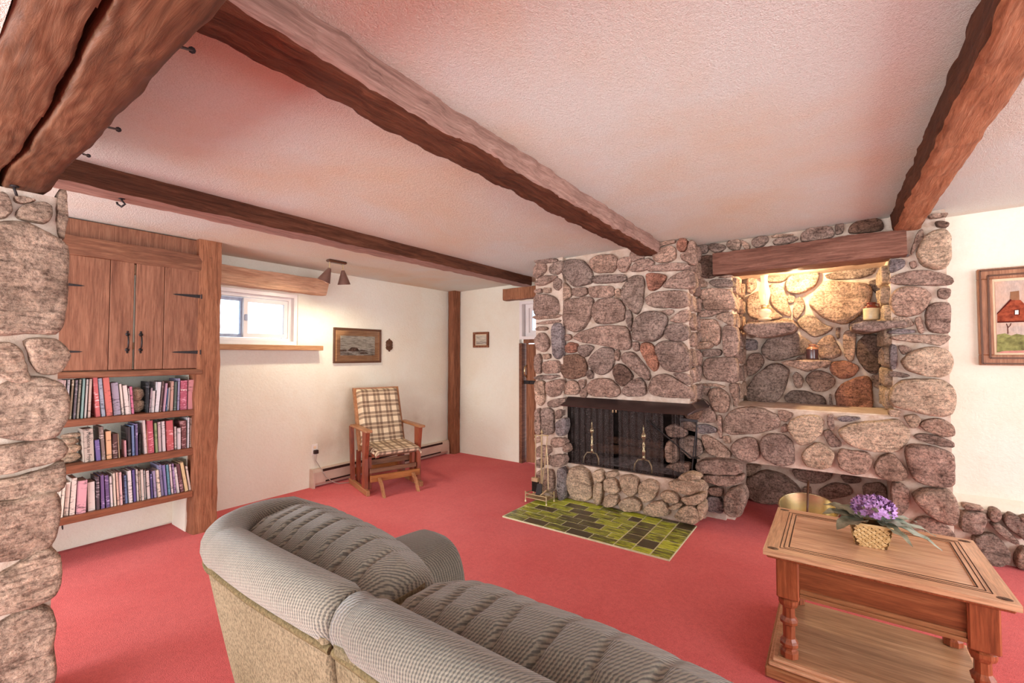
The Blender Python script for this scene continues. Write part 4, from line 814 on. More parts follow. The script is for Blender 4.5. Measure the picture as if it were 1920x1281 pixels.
SH=[('top',.972,[(R1,95,150,250,30,(205,160,150),'pinkish'),(R1,170,225,240,30,(178,168,172),'grey-white'),(R1,245,305,240,40,(150,128,92),'olive-tan'),(R1,325,385,245,36,(92,78,84),'charcoal and peach'),(R1,395,450,235,36,(142,132,112),'mottled khaki'),(R1,470,535,220,28,(118,160,152),'teal'),(R1,545,602,230,26,(186,176,170),'black and white'),(R1,615,685,225,15,(202,166,150),'dusty pink'),
  (R1,790,895,200,-85,(214,74,74),'bright red'),(R1,905,990,215,-95,(150,156,178),'grey-blue'),(R1,1000,1135,200,-100,(222,92,78),'red and orange'),(R1,1150,1305,305,-80,(166,150,176),'lavender'),(R1,1312,1370,325,-75,(232,208,192),'slim cream'),(R1,1385,1478,355,-78,(236,212,202),'wide cream'),(R2,78,105,415,-50,(226,204,198),'thin white'),(R2,112,178,380,-58,(214,94,130),'hot pink'),
  (R2,430,458,280,8,(44,46,52),'tall black'),(R2,460,504,405,32,(150,122,130),'short mauve'),(R2,507,562,460,18,(216,198,196),'short off-white'),(R2,566,656,285,42,(222,216,220),'thick white'),(R2,665,718,275,46,(120,90,84),'dark brown'),(R2,742,782,310,42,(216,152,178),'lilac pink'),(R2,786,816,415,22,(58,92,142),'thin blue'),(R2,820,862,395,26,(226,216,214),'narrow white'),(R2,872,940,270,12,(206,150,128),'salmon'),(R2,952,1016,280,6,(80,102,92),'dark green'),(R2,1024,1076,215,5,(150,140,182),'tall lavender'),(R2,1082,1226,255,0,(186,60,86),'thick crimson'),(R2,1232,1352,240,2,(216,124,126),'tan and pink')]),
 ('middle',.672,[(R3,588,796,265,-48,(190,168,150),'thick beige'),(R3,822,924,485,-45,(96,76,152),'short purple'),(R3,936,1016,220,-68,(126,100,88),'brown and white'),(R3,1024,1140,310,-35,(236,168,112),'pale orange'),(R3,1146,1250,360,-18,(76,36,30),'dark maroon'),(R3,1262,1300,355,-44,(186,152,110),'worn tan'),
  (R3,1392,1432,490,-20,(232,152,162),'short pink'),(R4,64,130,330,-32,(42,32,36),'black'),(R4,146,210,300,-35,(102,136,198),'sky blue'),(R4,218,270,265,-28,(92,72,126),'deep purple'),(R4,288,332,470,-10,(42,36,36),'small black'),(R4,396,464,200,-62,(226,204,198),'tall white'),(R4,476,592,205,-50,(200,60,76),'thick dark red'),(R4,610,664,250,-44,(140,160,96),'green'),(R4,672,742,235,-34,(226,202,206),'pinkish white'),(R4,752,824,220,-36,(224,206,208),'white and black'),(R4,840,984,205,-36,(210,70,74),'thick bright red'),(R4,996,1046,325,-18,(226,206,200),'short cream'),(R4,1056,1120,350,-12,(224,204,206),'short white'),(R4,1126,1234,205,-20,(112,46,46),'maroon'),(R4,1240,1282,140,-2,(220,212,216),'tall grey-white'),(R4,1294,1352,140,0,(226,192,168),'tall peach')]),
 ('bottom',.338,[(R5,20,70,275,45,(236,218,196),'ivory'),(R5,76,130,290,32,(236,216,192),'short ivory'),(R5,136,210,260,27,(238,220,200),'wide ivory'),(R5,216,300,200,22,(234,212,194),'tall ivory'),(R5,314,448,230,12,(228,150,164),'thick pink edged'),(R5,480,590,255,-20,(232,216,206),'thick white'),(R5,600,646,175,-20,(72,52,62),'dark plum'),(R5,660,720,160,-28,(112,80,152),'violet'),(R5,730,792,160,-35,(92,62,126),'dark purple'),(R5,796,834,170,-33,(232,214,212),'slim white'),(R5,840,878,130,-34,(234,212,186),'slim cream'),(R5,884,924,120,-38,(236,190,166),'peach'),(R5,926,964,115,-33,(236,182,180),'pale pink'),(R5,972,1012,145,-26,(82,52,80),'aubergine'),
  (R6,24,66,310,-32,(92,120,176),'blue'),(R6,76,134,245,-38,(232,222,222),'wide white'),(R6,140,186,235,-38,(86,70,152),'indigo'),(R6,190,218,225,-30,(234,218,210),'thin white'),(R6,226,252,250,-30,(232,208,184),'thin cream'),(R6,256,288,225,-30,(234,214,198),'thin tall cream'),(R6,292,326,240,-28,(190,206,204),'pale aqua'),(R6,330,380,245,-32,(232,220,214),'plain white'),(R6,386,418,290,-28,(76,66,132),'short indigo'),(R6,424,466,245,-34,(152,136,182),'lilac'),(R6,476,522,235,-44,(236,212,186),'cream lettered'),(R6,526,570,165,-48,(156,152,202),'pale violet'),(R6,574,612,165,-46,(132,120,192),'periwinkle'),(R6,616,656,160,-43,(80,150,176),'teal blue'),(R6,660,696,155,-45,(230,208,212),'pinkish white'),(R6,700,738,150,-46,(168,130,190),'orchid'),(R6,744,780,195,-56,(232,218,212),'short white'),(R6,786,842,155,-72,(102,50,56),'maroon'),(R6,850,902,125,-84,(236,200,132),'yellow'),(R6,906,942,180,-60,(236,214,194),'last cream')])]
for nm,zs,lst in SH:
    X=-4.115
    for i,(R,xa,xb,ty,lean,rgb,cn) in enumerate(lst):
        x0,y0,s=R; ya=at(x0+xa/s,800,0,X).y; yb=at(x0+xb/s,800,0,X).y
        pm=at(x0+(xa+xb)/2/s+lean/s,y0+ty/s,0,X); hgt=max(.1,pm.z-zs); 
        sh_=at(x0+(xa+lean)/s,800,0,X).y-ya; w=max(.008,(yb-ya)-.0015); dp=min(.30,hgt*random.uniform(.68,.78)); xf=X+random.uniform(-.004,.012)
        ang=math.atan2(sh_,hgt); th=max(.007,w*math.cos(ang)); 
        bk=D.objects.new('book',None); bk.empty_display_size=.05
        # tilted book: rotate about x through lower corner resting on the shelf
        pivot_y=yb if ang>0 else ya
        link(bk,None,(xf,pivot_y-(0),zs+.0005)); bk.rotation_euler=(-ang,0,0)
        hh=hgt/math.cos(ang); y_a,y_b=(-th,0) if ang>0 else (0,th)
        m=MB(); c=.0016; m.box((-dp,y_a,0),(0,y_a+c,hh)).box((-dp,y_b-c,0),(0,y_b,hh)).box((-c*1.4,y_a,0),(0,y_b,hh)); m.build('cover',bookmat(rgb),bk,local=True)
        m=MB(); m.box((-dp+.006,y_a+c,.004),(-c*1.4,y_b-c,hh-.004)); m.build('page_block',M['paper'],bk,local=True)
        k=len(lst); o_=ORD[i]+' from left' if i<k/2 else (ORD[k-1-i]+' from right' if i<k-1 else 'rightmost')
        tag(bk,'%s book on the %s bookcase shelf, %s'%(cn,nm,o_),'book','books on the %s shelf'%nm)
        if cn in('thick beige','thick crimson'):
            cu=D.curves.new('spine_lettering','FONT'); cu.body='La Médecine au Foyer' if cn=='thick beige' else 'Vers'
            cu.size=.028 if cn=='thick beige' else .024; cu.align_x='CENTER'; cu.align_y='CENTER'; cu.extrude=.0003
            cu.materials.append(M['iron'] if cn=='thick beige' else M['white_plate']); t_=D.objects.new('tmp',cu); COL.objects.link(t_); bpy.context.view_layer.update(); me_=D.meshes.new_from_object(t_.evaluated_get(bpy.context.evaluated_depsgraph_get())); D.objects.remove(t_); t=D.objects.new('spine_lettering',me_); COL.objects.link(t); t.parent=bk; t.location=(.0006,(y_a+y_b)/2,hh*(.5 if cn=='thick beige' else .68))
            t.rotation_euler=(math.pi/2,math.pi/2,math.pi/2) if cn=='thick beige' else (math.pi/2,0,math.pi/2)
# carved stone bookends on shelves
def rocks(name,spec,label):
    t=thing(name,spec[0][0],label,'bookend','driftwood-like bookends')
    for c,r,sd in spec:
        m=MB(); n=14; 
        m.grid(lambda u,v:Vector(c)+Vector((r[0]*math.sin(math.pi*v)*math.cos(2*math.pi*u),r[1]*math.sin(math.pi*v)*math.sin(2*math.pi*u),r[2]*(1-math.cos(math.pi*v))))*(1)+Vector((noise.noise(Vector((math.cos(6.283*u)*2+sd,v*5,math.sin(6.283*u)*2)))*.012,noise.noise(Vector((math.cos(6.283*u)*2,v*5+sd,math.sin(6.283*u)*2)))*.012,0)),18,10)
        m.build('driftwood_piece',M['stone_pale'],t,smooth=True)
rocks('driftwood_bookend',[((-4.2,1.075,.974),(.06,.045,.05),1),((-4.19,1.07,1.06),(.055,.045,.05),4)],'pale carved driftwood bookend on the top shelf between books')
rocks('driftwood_bookend',[((-4.2,.715,.674),(.06,.065,.035),2),((-4.2,.725,.735),(.055,.06,.03),7),((-4.2,.715,.79),(.05,.055,.025),9),((-4.2,.73,.835),(.03,.05,.018),12)],'stacked pale driftwood bookend at left end of middle shelf')
# ------------------------------------------------------------------ wall things on left wall
def picture(name,label,c,w,h,fw,axis,matw,img,frame='frame_wood',depth=.025,pass_=None,tilt=0):
    """axis 0: hangs on x=const wall facing +x; axis 1: on y=const wall facing -y."""
    t=thing(name,c,label,'picture'); 
    def P(u,v,d): return (c[0]+d,c[1]+u,c[2]+v) if axis==0 else (c[0]+u,c[1]-d,c[2]+v)
    def bx(m,u0,u1,v0,v1,d0,d1,bev=0): return m.box(P(u0,v0,d0),P(u1,v1,d1),bev)
    H=h
    for (u0,u1,v0,v1) in ((-w/2,w/2,0,fw),(-w/2,w/2,H-fw,H),(-w/2,-w/2+fw,fw,H-fw),(w/2-fw,w/2,fw,H-fw)):
        m=MB(); bx(m,u0,u1,v0,v1,0,depth,.004); m.build('frame_rail',M[frame],t)
    m=MB(); bx(m,-w/2+fw,w/2-fw,fw,H-fw,.002,.008); m.build('mat',M['cream'] if matw[1] is None else M[matw[1]],t)
    mw=matw[0]; m=MB(); bx(m,-w/2+fw+mw,w/2-fw-mw,fw+mw,H-fw-mw,.008,.0105); o=m.build('print',img,t)
    return t,P,(w-2*fw-2*mw,H-2*fw-2*mw)
def seascape():
    n=N('seascape_print',.6,.2); c=n.t.nodes.new('ShaderNodeTexCoord'); sx=n.n('ShaderNodeSeparateXYZ'); n.l(c.outputs['Generated'],sx.inputs[0])
    f=n.noise(n.coord('Generated',(1,3,9)),2.2,5,.6,.5); sky=n.ramp(f,[(.35,S(150,138,122)),(.6,S(214,204,184))]); sea=n.ramp(n.noise(n.coord('Generated',(1,4,24)),1.6,4,.7),[(.38,S(96,82,70)),(.52,S(168,156,142)),(.62,S(222,214,200))])
    g=n.n('ShaderNodeMath',operation='LESS_THAN'); g.inputs[1].default_value=.33; n.l(sx.outputs[2],g.inputs[0]); n.col(n.mix(sky,sea,g.outputs[0])); return n.m
t,P,sz=picture('framed_seascape','framed brown sepia seascape with rocks on the left wall',(WX,3.18,1.305),.64,.40,.022,0,(.066,'sill'),seascape(),'frame_dark',.025)
for u,v,ww,hh in ((-.06,.185,.075,.05),(-.2,.185,.05,.02),(.07,.185,.07,.014),(.08,.155,.06,.022)):
    m=MB(); pts=[]
    for k in range(9):
        a=math.pi*k/8; pts.append(P(u+ww*math.cos(a)*(1+.2*noise.noise(Vector((k,u*9,0)))),v-.05+hh*math.sin(a)*(1+.3*noise.noise(Vector((k,v*9,3)))),.0106))
    m.prism(pts,(.0006,0,0)); m.build('painted_rock',M['stone_dark'],t)
m=MB(); m.box((WX+.013,2.9,1.33),(WX+.0145,3.46,1.68)); m.build('glazing',M['clear'],t)
# ornament
m=MB(); oc=(WX,3.63,1.52)
pts=[]
for k in range(48):
    a=2*math.pi*k/48; r=.050/max(abs(math.cos(a)),abs(math.sin(a)))**.9*(1+.07*math.cos(12*a)); r*=(1.0+.42*abs(math.sin(a))**14); pts.append((oc[0]+.002,oc[1]+r*math.cos(a)*.95,oc[2]+r*math.sin(a)*1.08))
m.prism(pts,(.012,0,0)); m.lathe((oc[0]+.014,oc[1],oc[2]),[(.04,0),(.036,.008),(.025,.012),(.022,.006),(.001,.012)],16,ax=(1,0,0))
tag(m.build('wall_ornament',M['frame_dark']),'small carved brown ornament beside the seascape picture','ornament')
t,P,sz=picture('framed_print','small square brown framed print beside the plank door',(-3.97,4.80,1.50),.275,.215,.03,1,(.012,None),seascape(),'post_dark',.03)
# outlet, plug, cord
ol=thing('wall_outlet',(WX,2.66,.33),'white wall outlet with brown plug near baseboard heater','outlet')
m=MB(); m.box((WX,2.625,.335),(WX+.008,2.695,.45),.003); m.build('cover_plate',M['white_plate'],ol)
for z in (.37,.415):
    m=MB(); m.box((WX+.008,2.645,z-.014),(WX+.011,2.675,z+.014),.002); m.build('socket',M['cream'],ol)
pcb=thing('power_cable',(WX+.03,2.665,.35),'dark plug and thin cord running from wall outlet over the heater','cable')
m=MB(); m.box((WX+.011,2.64,.35),(WX+.045,2.685,.39),.004); m.build('plug',M['plug'],pcb)
m=MB(); m.tube([(WX+.04,2.665,.35),(WX+.03,2.66,.28),(WX+.05,2.70,.2),(WX+.10,2.74,.1),(WX+.12,2.80,.04),(WX+.14,2.86,.012),(WX+.2,2.97,.008)],.004,6); m.build('flex',M['cord'],pcb,smooth=True)
# heater
ht=thing('baseboard_heater',(WX+.035,3.6,0),'long beige electric baseboard heater along the left wall','heater')
m=MB(); y0,y1=2.62,4.63; m.prism([(WX,y0,.19),(WX+.055,y0,.19),(WX+.07,y0,.16),(WX+.07,y0,.05),(WX+.05,y0,.02),(WX,y0,.02)],(0,y1-y0,0)); m.build('casing',M['heater'],ht)
m=MB(); m.box((WX+.045,y0+.1,.158),(WX+.0725,y1-.12,.182)); m.build('upper_vent',M['heater_dark'],ht)
m=MB(); m.box((WX+.05,y0+.13,.045),(WX+.0725,y1-.15,.062)); m.build('lower_vent',M['heater_dark'],ht)
for y in (y0-.012,y1-.01):
    m=MB(); m.prism([(WX,y,.195),(WX+.06,y,.195),(WX+.078,y,.162),(WX+.078,y,.0),(WX,y,.0)],(0,.02 if y<3 else .02,0)); m.build('end_cap',M['heater'],ht)
# ------------------------------------------------------------------ ceiling spot fixture
zc=cz(-3.93); sp=thing('ceiling_spotlight',(-3.93,2.53,zc),'brown twin cone ceiling spotlight near the left window','lamp')
m=MB(); m.box((-3.965,2.43,zc-.025),(-3.895,2.63,zc),.012); m.build('mounting_bar',M['frame_dark'],sp)
for k,(yy,dr) in enumerate(((2.455,Vector((-.30,-.30,-1))),(2.60,Vector((-.08,.16,-1))))):
    dr.normalize(); a=Vector((-3.93,yy,zc-.025)); j=a+Vector((0,0,-.065)); m=MB(); m.tube([a,j],.006,8); m.build('stem',M['brass'],sp)
    m=MB(); m.lathe(j,[(.014,-.005),(.02,.01),(.062,.135),(.058,.135),(.018,.02),(.004,.02)],20,ax=dr); s=m.build('shade',plain('spot_shade_%d'%k,S(128,96,84),.4,.4,.3),sp,smooth=True); auto_smooth(s,50)
    m=MB(); m.lathe(j+dr*.05,[(.006,-.02),(.026,.01),(.03,.045),(.02,.066),(.001,.07)],12,ax=dr); m.build('bulb',M['bulb'],sp,smooth=True)
    l=D.lights.new('spot_%d'%k,'SPOT'); l.energy=(9,19)[k]; l.color=(1,.90,.70); l.spot_size=math.radians(150); l.spot_blend=.7; l.shadow_soft_size=.025
    o=D.objects.new('spot_%d'%k,l); COL.objects.link(o); o.location=j+dr*.14; o.rotation_euler=dr.to_track_quat('-Z','Y').to_euler()
# niche lamp
nl=thing('niche_lamp',(-.25,4.47,2.12),'bare bulb fitting glowing behind the niche lintel','lamp')
m=MB(); m.lathe((-.25,4.47,2.165),[(.03,-.03),(.03,-.005),(.02,0)],12); m.build('socket',M['white_plate'],nl); m=MB(); m.lathe((-.25,4.47,2.115),[(.001,0),(.018,.006),(.024,.02),(.014,.04)],12); m.build('bulb',M['bulb'],nl,smooth=True)
l=D.lights.new('niche_light','POINT'); l.energy=19; l.color=(1,.76,.42); l.shadow_soft_size=.03; o=D.objects.new('niche_light',l); COL.objects.link(o); o.location=(-.25,4.47,2.10)
# ------------------------------------------------------------------ things on the ledges
def vz(px,py,Y): return at(px,py,1,Y)
p=at(1434,598,1,4.50); zl=at(1434,600,1,4.50).z
ol=thing('oil_lamp',(p.x,4.50,zl),'clear glass oil lamp with tall chimney on left niche ledge','oil lamp'); s=.92
m=MB(); m.lathe((p.x,4.50,zl),[(.05,0),(.055,.006),(.05,.014),(.03,.022),(.052,.05),(.055,.07),(.045,.09),(.02,.1)],18); m.build('font',M['lampglass'],ol,smooth=True)
m=MB(); m.lathe((p.x,4.50,zl+.1),[(.02,0),(.028,.012),(.03,.03),(.022,.04),(.014,.045)],14); m.build('burner',M['brass_bright'],ol,smooth=True)
m=MB(); m.lathe((p.x,4.50,zl+.128),[(.028,0),(.032,.03),(.046,.09),(.046,.12),(.034,.17),(.026,.22),(.028,.255),(.034,.268)],18); 
m.f=[f for f in m.f if len(f)==4]; m.mi=[0]*len(m.f); m.build('chimney',M['lampglass'],ol,smooth=True,fix=False)
def jug(px,py,Y,label,body,top_,r=.048,h=.125):
    p=at(px,py,1,Y); t=thing('stoneware_jug',(p.x,Y,p.z),label,'jug','small stoneware jugs in the niche')
    m=MB(); m.lathe((p.x,Y,p.z),[(r,0),(r*1.02,.01),(r*1.02,h*.62),(r,h*.66)],18); m.build('body',body,t,smooth=True)
    m=MB(); m.lathe((p.x,Y,p.z+h*.66),[(r,0),(r*.9,h*.08),(r*.55,h*.17),(r*.5,h*.26),(r*.62,h*.28),(r*.62,h*.34),(r*.4,h*.34)],18); m.build('shoulder',top_,t,smooth=True)
    m=MB(); m.tube([(p.x+r*.5,Y,p.z+h*.92),(p.x+r*.95,Y,p.z+h*.9),(p.x+r*.95,Y,p.z+h*.7)],.005,6); m.build('handle',top_,t,smooth=True)
jug(1523,674,4.62,'small dark brown glazed stoneware jug on the centre ledge',plain('brown_glaze',S(86,56,56),.2,.6),plain('tan_glaze',S(186,128,94),.25,.5),.044,.13)
jug(1634,600,4.42,'cream stoneware jug with brown neck on right niche ledge',plain('cream_glaze',S(226,206,164),.25,.5),plain('brown_glaze_neck',S(122,56,42),.25,.5),.05,.135)
# ------------------------------------------------------------------ painting on the right wall
def sky_m():
    n=N('embroidered_sky',.95,.05); f=n.noise(n.coord(scale=(1,1,.35)),60,4,.7); g=n.noise(n.coord(),5,3,.5); n.col(n.mix(n.ramp(f,[(.3,S(164,150,140)),(.7,S(204,184,170))]),S(226,176,140),n.ramp(g,[(.4,(0,0,0,1)),(.7,(.8,.8,.8,1))]))); n.bump(f,.4,.003); return n.m
pw,ph=.86,.67
t,P,sz=picture('cottage_painting','wood framed embroidered painting of a red cottage on right wall',(.83+pw/2,4.48,1.327),pw,ph,.072,1,(.018,None),sky_m(),'frame_wood',.045)
m=MB()
for d,w in ((.046,.012),(.049,.05)):
    u=-pw/2+w; 
    for (a,b_) in (((u,w),(u,ph-w)),((-u,w),(-u,ph-w)),((u,w),(-u,w)),((u,ph-w),(-u,ph-w))): m.obox(P(a[0],a[1],d),P(b_[0],b_[1],d),.010,.010)
m.build('frame_molding',M['frame_dark'],t)
def pa(pts,mat,nm,d=.0108):
    m=MB(); m.prism([P(u,v,d) for u,v in pts],(0,-.0012,0)); m.build(nm,mat,t)
u0=-pw/2
def pp(x,y):  # zoomed photo coords of the painting -> local u,v
    q=at(1810+x/5.82,480+y/5.82,1,4.47); return (q.x-(.83+pw/2),q.z-1.327)
rb=plain('cottage_red',S(166,84,58),.95,.05,0,S(112,52,38),40); gr=plain('meadow_green',S(150,150,92),.95,.05,0,S(96,92,58),30); dk=plain('cottage_dark',S(86,36,30),.95,.05)
hx=.27
pa([pp(345,1052),pp(640,1030),(hx,pp(640,1030)[1]),(hx,pp(640,870)[1]),pp(640,865),pp(560,850),pp(500,870),pp(430,845),pp(345,860)],gr,'meadow')
pa([pp(345,1060),(hx,pp(640,1050)[1]),(hx,pp(640,1020)[1]),pp(500,1035),pp(400,1040)],plain('path_pink',S(214,146,132),.95,.05),'path',.0115)
pa([pp(348,730),(.12,pp(640,715)[1]),(.12,pp(640,640)[1]),pp(640,520),pp(600,480),pp(485,480),pp(348,625)],rb,'cottage',.0112)
pa([pp(348,730),(.12,pp(640,722)[1]),(.12,pp(640,708)[1]),pp(348,716)],dk,'cottage_shadow_line',.012)
pa([pp(488,482),pp(590,482),pp(585,380),pp(490,392)],plain('chimney_tan',S(150,108,80),.95,.05),'painted_chimney',.0118)
pa([pp(345,625),pp(490,470),pp(505,482),pp(345,640)],dk,'roof_edge',.0122)
pa([pp(530,650),pp(592,645),pp(590,582),pp(530,588)],dk,'painted_window_frame',.0122)
pa([pp(540,640),pp(578,638),pp(578,592),pp(540,594)],M['white_plate'],'painted_window',.0128)
m=MB(); 
for a,b_ in (((465,850),(462,780)),((462,780),(450,740)),((462,785),(490,760)),((490,760),(498,735))): m.obox(P(*pp(*a),.0115),P(*pp(*b_),.0115),.006,.003)
m.build('painted_tree',dk,t)
# ------------------------------------------------------------------ coffee table
TX0,TX1,TY0,TY1,TZ=-.265,.505,2.25,2.915,.55
ct=thing('end_table',((TX0+TX1)/2,(TY0+TY1)/2,0),'square oak end table with turned legs and lower shelf','table')
bw=.095
for nm,a,b_,mt in (('front',(TX0,TY0),(TX1,TY0+bw),'oak'),('back',(TX0,TY1-bw),(TX1,TY1),'oak')):
    m=MB(); m.prism([(a[0],a[1],TZ-.022) if nm=='back' and 0 else (TX0,TY0 if nm=='front' else TY1,TZ-.022),(TX1,TY0 if nm=='front' else TY1,TZ-.022),(TX1-bw,TY0+bw if nm=='front' else TY1-bw,TZ-.022),(TX0+bw,TY0+bw if nm=='front' else TY1-bw,TZ-.022)],(0,0,.022)); m.build('top_border',M['oak'],ct)
for sg in (0,1):
    X=TX0 if sg==0 else TX1; Xi=TX0+bw if sg==0 else TX1-bw
    m=MB(); m.prism([(X,TY0,TZ-.022),(Xi,TY0+bw,TZ-.022),(Xi,TY1-bw,TZ-.022),(X,TY1,TZ-.022)],(0,0,.022)); m.build('top_border',M['oak_y'],ct)
m=MB(); m.box((TX0+bw-.002,TY0+bw-.002,TZ-.02),(TX1-bw+.002,TY1-bw+.002,TZ-.005)); m.build('top_panel',M['oak_panel'],ct)
for k,(i,w_) in enumerate(((bw-.004,.004),(bw-.022,.003),(bw-.036,.003))):
    m=MB(); z0=TZ-.0005
    for a,b_ in (((TX0+i,TY0+i),(TX1-i,TY0+i)),((TX1-i,TY0+i),(TX1-i,TY1-i)),((TX1-i,TY1-i),(TX0+i,TY1-i)),((TX0+i,TY1-i),(TX0+i,TY0+i))):
        m.obox((a[0],a[1],z0),(b_[0],b_[1],z0),w_,.003)
    m.build('inlay_groove',M['heater_dark'],ct)
for cx_,cy_ in ((TX0+.035,TY0+.035),(TX1-.035,TY0+.035),(TX1-.035,TY1-.035),(TX0+.035,TY1-.035)):
    m=MB(); m.lathe((cx_,cy_,TZ-.001),[(.018,0),(.018,.0016),(.014,.0022),(.014,.0012),(.006,.0012),(.006,.003),(.001,.003)],16,1.2,.8); m.build('corner_carving',M['frame_dark'],ct)
m=MB(); m.box((TX0+.012,TY0+.012,TZ-.036),(TX1-.012,TY1-.012,TZ-.022),.004); m.build('top_molding',M['oak_dark'],ct)
ins=.045; lw=.085; zb=.345
LX=(TX0+ins,TX1-ins-lw); LY=(TY0+ins-.015,TY1-ins-lw+.015)
for x in LX:
    for y in LY:
        m=MB(); m.box((x,y,zb),(x+lw,y+lw,TZ-.036),.006); lg=m.build('leg',M['oak_dark'],ct)
        c=(x+lw/2,y+lw/2,0); m=MB(); m.lathe(c,[(.026,.085),(.036,.09),(.036,.112),(.028,.12),(.026,.128),(.036,.138),(.036,.15),(.030,.158),(.024,.17),(.025,.225),(.034,.232),(.036,.244),(.030,.252),(.025,.26),(.024,.30),(.034,.308),(.040,.322),(.040,.335),(.028,.345),(.030,.35)],8,ph=math.pi/8); m.build('turned_leg',M['oak_dark'],lg)
m=MB(); m.box((LX[0]+lw,TY0+.05,.375),(LX[1],TY0+.068,TZ-.036)).build('apron',M['oak_apron'],ct)
m=MB(); m.box((LX[0]+lw,TY1-.068,.375),(LX[1],TY1-.05,TZ-.036)).build('apron',M['oak_apron'],ct)
for x in (TX0+.065,TX1-.083):
    m=MB(); m.box((x,LY[0]+lw,.375),(x+.018,LY[1],TZ-.036)).build('apron',M['oak_apron'],ct)
m=MB()
for z0,z1,yo in ((.362,.378,.036),(.378,.396,.042)): m.box((LX[0]+lw,TY0+yo,z0),(LX[1],TY0+.07,z1),.002)
m.build('apron_strip',M['oak_strip'],ct)
m=MB()
for z0,z1,yo in ((.362,.378,.036),(.378,.396,.042)): m.box((LX[0]+lw,TY1-.07,z0),(LX[1],TY1-yo,z1),.002)
m.build('apron_strip',M['oak_strip'],ct)
m=MB(); m.box((TX0,TY0,.004),(TX1,TY1,.05),.006); m.build('plinth',M['oak_strip'],ct)
m=MB(); m.box((TX0+.012,TY0+.012,.05),(TX1-.012,TY1-.012,.066),.005).box((TX0+.026,TY0+.026,.066),(TX1-.026,TY1-.026,.080),.004); m.build('plinth_molding',M['oak'],ct)
m=MB(); m.box((TX0+.045,TY0+.045,.080),(TX1-.045,TY1-.045,.086)); m.build('shelf_panel',M['shelf_panel'],ct)
# ------------------------------------------------------------------ basket of violets
bc=(.12,2.605); bk=thing('violet_basket',(bc[0],bc[1],TZ),'woven split-wood basket with purple silk violets on end table','flower basket')
m=MB(); ba,bb,bh=.053,.072,.098
def bq(z,k): 
    h=ba+(bb-ba)*z; c=[(-h,-h*.8),(h,-h*.8),(h,h*.8),(-h,h*.8)][k%4]; a=math.radians(4); return Vector((bc[0]+c[0]*math.cos(a)-c[1]*math.sin(a),bc[1]+c[0]*math.sin(a)+c[1]*math.cos(a),TZ-.004+bh*z))
for k in range(4):
    m.grid(lambda u,v,k=k:bq(v,k).lerp(bq(v,k+1),u),2,2)
m.add([bq(.02,k) for k in range(4)],[(0,1,2,3)]); m.build('basket_lining',plain('basket_dark',S(104,72,40),.8,.2),bk,fix=False)
strips=[]
for k in range(4):
    n_=5
    for fam in (0,1):
        for i in range(-n_,n_+n_):
            m=MB(); pts=[]
            for j in range(13):
                v=j/12; u=(i+.5)/n_+(v*1.0 if fam==0 else -v*1.0)
                if 0.0<=u<=1.0:
                    a=bq(v,k).lerp(bq(v,k+1),u); nrm=(bq(.5,k+1)-bq(.5,k)).cross(Vector((0,0,1))).normalized(); ph_=(j*10/12*1.0+i)*math.pi
                    pts.append(a+nrm*(.0030+.0016*math.sin(v*n_*2*math.pi+ (0 if fam==0 else math.pi)+i*math.pi)))
            if len(pts)>=3:
                for a,b_ in zip(pts,pts[1:]): 
                    nrm=(bq(.5,k+1)-bq(.5,k)).cross(Vector((0,0,1))); m.obox(a,b_,.0108,.0016,nrm)
                m.build('woven_strip',M['splint'] if fam else M['splint2'],bk)
m=MB(); m.tube([bq(1,k) for k in (0,1,2,3,0)],.006,6); m.build('basket_rim',M['splint'],bk)
leafm=plain('dusty_leaf',S(150,146,122),.7,.2,0,S(96,92,72),26,.3); leaf2=plain('blue_green_leaf',S(178,182,166),.7,.2,0,S(122,132,114),26,.3); purp=plain('violet_petal',S(204,164,216),.7,.2,0,S(156,112,168),50); purp2=plain('mauve_petal',S(158,112,146),.7,.2,0,S(110,70,96),50)
def leaf(base,d,L,w,mt,droop=.3,cup=.25):
    base=Vector(base);d=Vector(d).normalized(); s=d.cross(Vector((0,0,1))).normalized(); up=s.cross(d)
    m=MB()
    def fn(u,v):
        t=u; ww=w*math.sin(math.pi*min(1,t*.93+.07))**.7*(1-.15*t); a=(v-.5)*2
        return base+d*(L*t)+s*(a*ww)+up*(-droop*L*t*t+cup*ww*abs(a)**1.5+.006*math.sin(t*18)*abs(a))
    m.grid(fn,10,6); m.build('leaf',mt,bk,smooth=True,fix=False)
zt=TZ+bh+.005
for a,el,L,w,mt,dr in ((200,.35,.15,.055,leafm,.25),(170,.55,.14,.055,leafm,.3),(230,.2,.15,.05,leafm,.35),(150,.3,.13,.05,leafm,.3),(10,.18,.19,.035,leaf2,.35),(-12,.1,.2,.03,leaf2,.4),(30,.3,.16,.035,leaf2,.3),(-35,.1,.13,.03,leafm,.5),(-20,.3,.13,.03,leaf2,.3),(60,.5,.13,.04,leafm,.3),(110,.5,.12,.04,leafm,.3)):
    r=math.radians(a); leaf((bc[0]+.03*math.cos(r),bc[1]+.03*math.sin(r),zt),(math.cos(r),math.sin(r),el),L,w,mt,dr)
random.seed(3)
